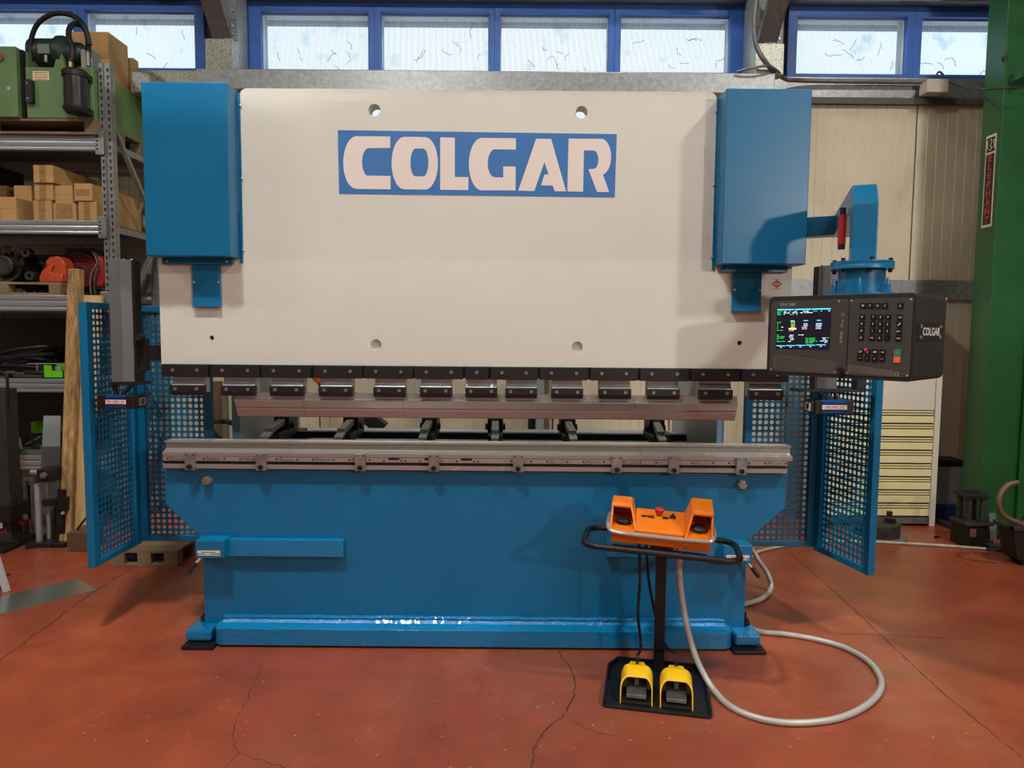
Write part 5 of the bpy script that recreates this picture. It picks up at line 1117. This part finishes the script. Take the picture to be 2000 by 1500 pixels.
# die set with two chrome pillars
fy = F(85, 1070).y; t = thing('guide_die_set', (F(88, 1070).x, fy+.1, 0), 'dark guided die set with two bright guide columns on the floor by the rack', 'die set')
def fx_(u, v, Y): return X(u, v, Y)
B().box(fx_(48, 1065, fy), fx_(104, 1065, fy), fy, fy+.2, 0, .03).build('base', DARKM, t, bev=.004)
B().cyl((fx_(75, 1000, fy+.06), fy+.06, .03), (fx_(75, 1000, fy+.06), fy+.06, Z(945, fy+.06, 75)), .022, 16).build('guide_pillar', STEELL, t, True)
B().cyl((fx_(94, 1000, fy+.13), fy+.13, .03), (fx_(94, 1000, fy+.13), fy+.13, Z(940, fy+.13, 94)), .014, 16).build('guide_pillar', STEELL, t, True)
hd = B().box(*pxb(71, 917, 103, 942, fy+.02, .16)).build('head_block', DARKM, t, bev=.005)
p = P(87, 928, fy+.02); B().cyl(p, p+Vector((0, -.02, 0)), .022, 12).cyl(p+Vector((0, -.02, 0)), p+Vector((0, -.03, 0)), .012, 6).build('clamp_bolt', STEELD, hd, True)
p = P(62, 923, fy+.08); B().cyl(p, p+Vector((.06, 0, 0)), .026, 12).build('side_knob', STEELD, hd, True)
B().bar(P(84, 982, fy+.08), P(130, 978, fy+.1), .03, .05).build('cross_arm', DARKM, t, bev=.004)
B().box(*pxb(108, 972, 130, 998, fy+.06, .1)).build('slide', DARKM, t, bev=.006)
B().cyl(P(121, 975, fy+.1), P(122, 956, fy+.1), .03, 12).build('cap', RUB, t, True)
p = P(123, 1002, fy+.05); B().lathe(p, [(.001, -.014), (.012, -.008), (.014, 0), (.012, .008), (.001, .014)], 12).build('ball_knob', STEELL, t, True)
B().prism([(fx_(112, 1060, fy+.08), .03), (fx_(130, 1060, fy+.08), .03), (fx_(127, 998, fy+.08), Z(998, fy+.08, 120)), (fx_(112, 998, fy+.08), Z(998, fy+.08, 120))], fy+.07, fy+.13).box(fx_(100, 1065, fy), fx_(124, 1065, fy), fy, fy+.1, 0, .03).build('stand_leg', DARKM, t, bev=.004)
# other pieces by the rack
t = thing('angle_steel_trestle', (F(50, 1040).x, 1.62, 0), 'small grey angle-steel trestle standing behind the red motor', 'trestle')
x0, x1 = X(44, 980, 1.62), X(66, 980, 1.62); z1 = Z(940, 1.62, 50)
B().box(x0, x0+.025, 1.62, 1.645, 0, z1).build('leg', GALVD, t); B().box(x1-.025, x1, 1.62, 1.645, 0, z1).build('leg', GALVD, t); B().box(x0, x1, 1.62, 1.645, z1, z1+.025).build('top_bar', GALVD, t)
yy = F(10, 1065).y; t = thing('red_motor', (F(12, 1065).x, yy, 0), 'small dirty red motor on a dark bracket on the floor by the rack', 'motor')
xa = X(-25, 1030, yy); 
B().cyl((xa, yy+.05, .15), (X(36, 1030, yy), yy+.05, .19), .055, 18).build('body', M('dirty_red', (120, 36, 28), .5, 0, .3, 10), t, True, bev=.01)
B().cyl((xa, yy+.02, .09), (X(24, 1045, yy), yy+.0, .11), .05, 18).build('gearbox', M('dirty_red'), t, True, bev=.01)
B().box(xa, X(45, 1060, yy), yy-.05, yy+.15, 0, .05).build('foot', DARKM, t, bev=.006); B().cyl((X(36, 1030, yy), yy+.05, .19), (X(42, 1030, yy), yy+.05, .194), .02, 10).build('shaft', STEELD, t, True)
t = thing('machine_column', (X(2, 900, 1.35), 1.4, 0), 'tall dark worn column with bent rod at the edge of the rack', 'column')
B().box(X(-30, 880, 1.35), X(14, 880, 1.35), 1.35, 1.48, 0, Z(760, 1.35, 0)).build('column', CAST, t, bev=.008)
B().box(X(-60, 1000, 1.33), X(26, 1000, 1.33), 1.30, 1.5, Z(1020, 1.33, 0), Z(985, 1.33, 0)).build('collar', DARKM, t, bev=.008)
B().tube(spline([P(-15, 730, 1.38), P(5, 727, 1.38), P(13, 735, 1.38), P(15, 760, 1.38), P(14, 800, 1.38)], 6), .01, 8).build('bent_rod', DARKM, t, True)
for i, (u0, v0, u1, v1) in enumerate(((-20, 1075, 50, 1050), (0, 1082, 60, 1056), (50, 1072, 110, 1062))):
    a, c = F(u0, v0), F(u1, v1); one(B().bar((a.x, a.y, .014), (c.x, c.y, .014), .05, .028), 'flat_bar', DARKM, 'dark flat steel bar lying on the floor before the red motor', 'bar', 'flat bars by the red motor', bev=.003)
# sheet of steel on the floor and white table leg
pl = [F(-70, 1182), F(153, 1131), F(188, 1153), F(-70, 1218)]
one(B().prism([(p.x, p.y) for p in pl], .001, .004, 'z'), 'steel_sheet', M('mirror_sheet', (168, 176, 168), .22, .7, .08, 6), 'thin shiny sheet-metal offcut lying on the red floor', 'sheet metal')
t = thing('white_table', F(13, 1154), 'white painted steel table standing at the edge of the view', 'table')
a = F(13, 1155); B().bar((a.x, a.y, .0), (P(-22, 1040, a.y).x, a.y, P(-22, 1040, a.y).z), .028, .028).build('leg', M('white_leg_paint', (196, 200, 206), .4), t)
c = Vector((P(-22, 1040, a.y).x, a.y, P(-22, 1040, a.y).z)); B().box(c.x-.8, c.x+.01, a.y-.5, a.y+.1, c.z, c.z+.03).build('table_top', M('white_leg_paint'), t); B().bar((c.x-.75, a.y, 0), (c.x-.75, a.y, c.z), .028, .028).build('leg', M('white_leg_paint'), t); B().bar((c.x-.03, a.y-.46, 0), (c.x-.03, a.y-.46, c.z), .028, .028).build('leg', M('white_leg_paint'), t); B().bar((c.x-.75, a.y-.46, 0), (c.x-.75, a.y-.46, c.z), .028, .028).build('leg', M('white_leg_paint'), t)
# pallet behind the left guard
q = F(338, 1108)
pallet(X(215, 1090, q.y), X(346, 1090, q.y), q.y, q.y+.55, 0, Z(1076, q.y, 300), 'low pale wooden pallet on the floor behind the blue guard', 4)
t = one(B().tube(spline([(X(246, 1100, q.y+.1), q.y+.12, .02), (X(262, 1100, q.y+.1), q.y+.08, .05), (X(275, 1100, q.y+.1), q.y+.14, .02), (X(290, 1100, q.y+.1), q.y+.1, .045)], 6), .022, 8), 'blue_rag', M('dusty_blue_cloth', (72, 92, 120), .9), 'crumpled dusty blue rag stuffed under the low pallet', 'rag', smooth=True)

# ================================================================== RIGHT-HAND SIDE
# cream slatted cabinet
cy = 2.1; kx0, kx1 = X(1605, 800, cy), X(1838, 800, cy); kz = Z(581, cy, 1750)
t = thing('slatted_cabinet', ((kx0+kx1)/2, cy+.15, 0), 'tall cream cabinet with slatted lower front standing by the green column', 'cabinet')
B().box(kx0+.01, kx1-.01, cy+.03, cy+.3, .02, kz).build('carcass', CREAMW, t)
sw_ = .045
B().box(kx0+.03, kx1-.03, cy+.027, cy+.031, .03, Z(803, cy, 1760)).build('gap_shade_backing', M('gap_shade_brown', (58, 50, 34), .8), t)  # dark backing standing in for the shade between the slats
B().box(kx1-sw_, kx1, cy, cy+.3, 0, kz).build('stile', CREAMW, t, bev=.003); B().box(kx0, kx0+sw_, cy, cy+.3, 0, kz).build('stile', CREAMW, t, bev=.003)
zs0 = Z(802, cy, 1760); B().box(kx0+sw_+.003, kx1-sw_-.003, cy+.008, cy+.03, zs0+.004, kz-.004).build('upper_panel', CREAMW, t, bev=.003)
zs1 = .075; n = 8; per = (zs0-zs1)/n
mw = B().box(kx0+sw_+.003, kx1-sw_-.003, 0, .018, -per*.25, per*.25).mesh('slat', CREAMS); mn = B().box(kx0+sw_+.003, kx1-sw_-.003, 0, .010, -per*.055, per*.055).mesh('slat', CREAMS)
for k in range(n):
    zz_ = zs0-per*k
    link('slat', mn, t, (t.location.x, cy+.016, zz_-per*.09)).location.x = -t.location.x*1
    link('slat', mn, t, (0, cy+.016, zz_-per*.27)); link('slat', mw, t, (0, cy+.008, zz_-per*.66))
for o in t.children:
    if o.name.startswith('slat'): o.location.x = -t.location.x
B().box(kx0+sw_, kx1-sw_, cy+.005, cy+.03, .02, .07).build('plinth', GALVD, t)
# green press column
gx0, gy0 = X(1914, 950, 1.75), 1.75
t = thing('green_column', (gx0+.25, gy0+.2, 0), 'massive dark green press column with a vertical name sign', 'column')
B().box(gx0, gx0+.62, gy0, gy0+.22, .03, CEIL-.3).build('column', GREENC, t, bev=.006)
B().box(gx0+.27, gx0+.62, gy0-.03, gy0, .03, CEIL-.3).build('front_rib', GREENC, t, bev=.004)
B().box(gx0-.03, gx0+.66, gy0-.0, gy0+.3, 0, .03).build('base_plate', DARKM, t, bev=.004)
gz = Z(150, gy0, 1990); B().prism([(gx0+.04, gz-.05), (gx0+.5, gz+.16), (gx0+.5, gz+.2), (gx0+.04, gz+.01)], gy0-.10, gy0+.0).build('gusset', GREENC, t, bev=.003)
p = P(1965, 113, gy0); B().cyl((p.x, gy0-.001, p.z), (p.x, gy0+.02, p.z), .022, 16).build('bore', INK, t)
# sign on the side facing the machine
za, zb_ = Z(262, gy0+.08, 1930), Z(443, gy0+.08, 1918); ya, yb3 = gy0+.04, gy0+.155
sgn = B().box(gx0-.003, gx0, ya, yb3, zb_, za).build('name_sign', LABEL, t)
B().box(gx0-.0036, gx0-.0028, ya+.012, yb3-.012, za-.125, za-.018).build('emblem_field', INK, sgn)
B().box(gx0-.0036, gx0-.0028, ya+.012, yb3-.012, zb_+.018, za-.14).build('letter_field', INK, sgn)
em = B(); ym = (ya+yb3)/2; zm = za-.07
em.tube([(gx0-.004, ym-s*.012, zm+zq) for s, zq in ((-1, .03), (0, .038), (1, .03), (1, .018), (.2, .006), (0, -.006), (0, -.016), (.9, -.022), (1, -.034), (0, -.042), (-1, -.034))], .004, 6)
em.build('emblem', LABEL, sgn)
for q in (-.036, .036): B().box(gx0-.0046, gx0-.0036, ym+q-.005, ym+q+.005, zm-.032, zm+.032).build('emblem', LABEL, sgn)
nl = 8; hz = (za-.14-zb_-.018)/nl
for k, ch in enumerate('ELEPHANT'):
    text(ch, hz*1.06, M('sign_red', (176, 34, 40), .5), sgn, (gx0-.0045, ym, za-.14-hz*(k+.5)), (PI/2, 0, -PI/2), bold=.004, sx=1.15)
# clutter by the column
q = F(1745, 1057); t = thing('lathe_chuck', (q.x-.05, q.y+.12, 0), 'dark round lathe chuck with jaws lying on the floor by the right-hand guard', 'chuck')
c = (q.x-.06, q.y+.14, 0); B().lathe(c, [(.215, 0), (.215, .012), (.19, .016), (.001, .016)], 32).build('back_plate', GALVD, t, True)
B().lathe(c, [(.165, .016), (.165, .11), (.155, .118), (.001, .118)], 32).build('body', CAST, t, True)
for k in range(3):
    a = k*2*PI/3-.5; d = Vector((math.cos(a), math.sin(a), 0)); B().bar(Vector(c)+d*.05+Vector((0, 0, .135)), Vector(c)+d*.13+Vector((0, 0, .135)), .045, .035).build('jaw', DARKM, t, bev=.003)
B().bar(Vector(c)+Vector((.08, -.03, .16)), Vector(c)+Vector((.08, -.03, .2)), .03, .03).build('jaw_step', DARKM, t)
p = Vector((c[0]-.01, c[1]-.163, .06)); B().cyl(p, p+Vector((0, -.008, 0)), .018, 12).build('key_socket', INK, t)
one(B().tube(spline([F(1600, 1056, .01), F(1700, 1058, .01), F(1780, 1062, .01), F(1860, 1067, .01), F(1925, 1072, .01)], 10), .011, 8), 'floor_pipe', HOSEW, 'dirty white pipe lying on the floor from the guard to the green column', 'pipe', smooth=True)
one(B().tube(spline([F(1927, 1072, .01), F(1955, 1075, .01), F(1985, 1080, .01), F(2010, 1086, .01)], 8), .009, 8), 'floor_cable', RUB, 'black cable end lying beyond the dirty white pipe', 'cable', smooth=True)
one(B().tube(spline([F(1466, 1088, .012), F(1480, 1078, .012), F(1520, 1068, .012), F(1570, 1060, .012)], 10), .011, 8), 'floor_hose', HOSEW, 'dirty white hose on the floor seen below the right-hand guard', 'hose', smooth=True)
q = F(1905, 1068); t = thing('pillar_tool', (q.x, q.y+.1, 0), 'dark steel tooling block with four stub pillars at the foot of the green column', 'tool block')
yy = q.y-.02
x0, x1 = X(1886, 1040, yy), X(1932, 1040, yy)
B().box(x0, x1, yy, yy+.18, 0, .16).build('lower_block', DARKM, t, bev=.005); B().box(x0-.01, x1+.03, yy-.01, yy+.19, .16, .185).build('mid_plate', CAST, t, bev=.004)
for q1 in (.035, (x1-x0)-.035):
    for q2 in (.035, .14): B().cyl((x0+q1, yy+q2, .185), (x0+q1, yy+q2, .36), .022, 12).build('pillar', CAST, t, True)
B().box(x0, x1, yy, yy+.18, .36, .39).build('top_plate', DARKM, t, bev=.005)
B().box(x0+.03, x0+.075, yy-.004, yy, .08, .14).build('brown_tag', M('brown_tag', (120, 84, 62), .6), t)
a, c = F(1832, 1022), F(1935, 1066); one(B().bar((a.x, a.y, .02), (c.x, c.y, .02), .045, .04), 'steel_bar', CAST, 'long dark square bar on the floor before the green column', 'bar', bev=.003)
a, c = F(1915, 1068), F(1968, 1070); one(B().bar((a.x, a.y-.06, .02), (c.x, c.y-.06, .02), .06, .04), 'steel_bar', CAST, 'short dark square bar on the floor before the tooling block', 'bar', bev=.003)
a = F(1932, 1056); one(B().bar((a.x+.03, a.y+.0, .0), (P(1938, 962, a.y+.06).x, a.y+.07, Z(962, a.y+.07, 1938)), .05, .006), 'thin_plate', GALVD, 'thin pale plate leaning against the green column', 'plate')
one(B().tube(spline([P(1988, 942, 1.05), P(1968, 948, 1.05), P(1953, 968, 1.04), P(1952, 990, 1.03), P(1965, 1010, 1.02), P(1998, 1024, 1.0)], 8), .017, 10), 'brown_hose', M('brown_rubber', (92, 66, 46), .45), 'curved brown hose end sticking out of the dark cart', 'hose', smooth=True)
q = F(1985, 1105); t = thing('scrap_cart', (q.x+.2, q.y+.15, 0), 'dark greasy cart with castings standing before the green column', 'cart')
x0 = X(1952, 1050, q.y+.1)
B().prism([(x0+.05, .04), (x0+.6, .04), (x0+.62, .26), (x0, .26)], q.y-.02, q.y+.14).build('tub', DARKM, t, bev=.01)
B().box(x0-.02, x0+.64, q.y-.04, q.y-.02, .25, .28).build('rim', CAST, t, bev=.004); B().box(x0-.02, x0+.0, q.y-.04, q.y+.15, .25, .28).build('rim', CAST, t, bev=.004)
for xw in (x0+.13, x0+.5):
    for yw in (q.y+.02, q.y+.11): B().cyl((xw, yw-.015, .04), (xw, yw+.015, .04), .04, 14).build('wheel', RUB, t, True)
B().cyl((x0+.12, q.y+.06, .22), (x0+.2, q.y+.08, .36), .035, 10).build('casting', CAST, t, True); B().lathe((x0+.2, q.y+.04, .30), [(.02, -.03), (.07, -.025), (.07, .025), (.02, .03)], 18, 'y').build('handwheel', DARKM, t, True)
for i, (u, v) in enumerate(((1828, 1051), (1860, 1053), (1868, 1054), (1889, 1056))):
    p = F(u, v); one(B().cyl((p.x, p.y, .009), (p.x+.03+.008*i, p.y+.01, .009), .008, 6).cyl((p.x, p.y, .009), (p.x-.01, p.y-.003, .009), .009, 6), 'loose_bolt', DARKM, 'small dark bolt lying loose on the floor near the cream cabinet', 'bolt', 'loose bolts on the floor')
b_ = pxb(1830, 912, 1880, 955, 2.3, .2); one(B().box(X(1815, 930, 2.3), X(1880, 930, 2.3), 2.3, 2.5, Z(985, 2.3, 1850), Z(912, 2.3, 1850)), 'grey_box', M('grey_metal_box', (128, 130, 128), .5, 0, .1, 4), 'grey metal box stacked on the blue bin beside the cream cabinet', 'box', bev=.004)
one(B().box(X(1815, 930, 2.28), X(1884, 930, 2.28), 2.28, 2.52, 0, Z(985, 2.3, 1850)-.001), 'blue_bin', M('dark_blue_plastic', (22, 50, 96), .5), 'dark blue bin on the floor between cream cabinet and green column', 'bin', bev=.01)
one(B().box(X(1815, 905, 2.3), X(1885, 905, 2.3), 2.3, 2.5, Z(912, 2.3, 1850)+.001, Z(899, 2.3, 1850)), 'black_board', RUB, 'black flat board lying on the grey metal box', 'board', bev=.004)
# wall post, pipe and lamp arm seen through the throat of the machine
px0 = X(1046, 830, 2.5); 
o = struct('trim_10', B().box(px0, px0+.07, 2.46, 2.60, 0, ZM1+.6), GREYF, bev=.003)
o = struct('trim_11', B().box(X(828, 830, 2.5)-.05, X(828, 830, 2.5)+.03, 2.5, 2.60, 0, ZM1+.6), GREYF, bev=.003)
one(B().cyl((px0-.035, 2.55, 0), (px0-.035, 2.55, 1.8), .03, 14), 'drain_pipe', RUB, 'black vertical pipe beside the grey wall post behind the machine', 'pipe', smooth=True)
t = thing('work_lamp', (X(745, 850, 1.7), 1.7, 0), 'black angled work lamp on a stem behind the back gauge', 'lamp')
B().bar(P(712, 808, 1.68), P(748, 838, 1.68), .1, .11, up=(0, -1, 0)).build('head', BLACKP, t, bev=.004); a = P(743, 838, 1.7); B().cyl((a.x, 1.7, 0), (a.x, 1.7, a.z), .015, 10).build('stem', BLACKP, t, True); B().cyl((a.x, 1.7, 0), (a.x, 1.7, .02), .14, 20).build('foot', BLACKP, t)
p0 = P(598, 737, 2.56); p1 = P(624, 737, 2.56); p2 = P(624, 757, 2.56)
ws = thing('warning_sign', (p1.x, 2.58, p2.z), 'orange-red triangular sign on the wall behind the machine', 'sign')
ws.location = (p1.x+.1, 2.59, p2.z)
B().prism([(p1.x-.13, p2.z+.14), (p1.x+.28, p2.z+.14), (p1.x+.07, p2.z-.03)], 2.585, 2.60).build('plate', M('sign_orange', (206, 70, 30), .5), ws)
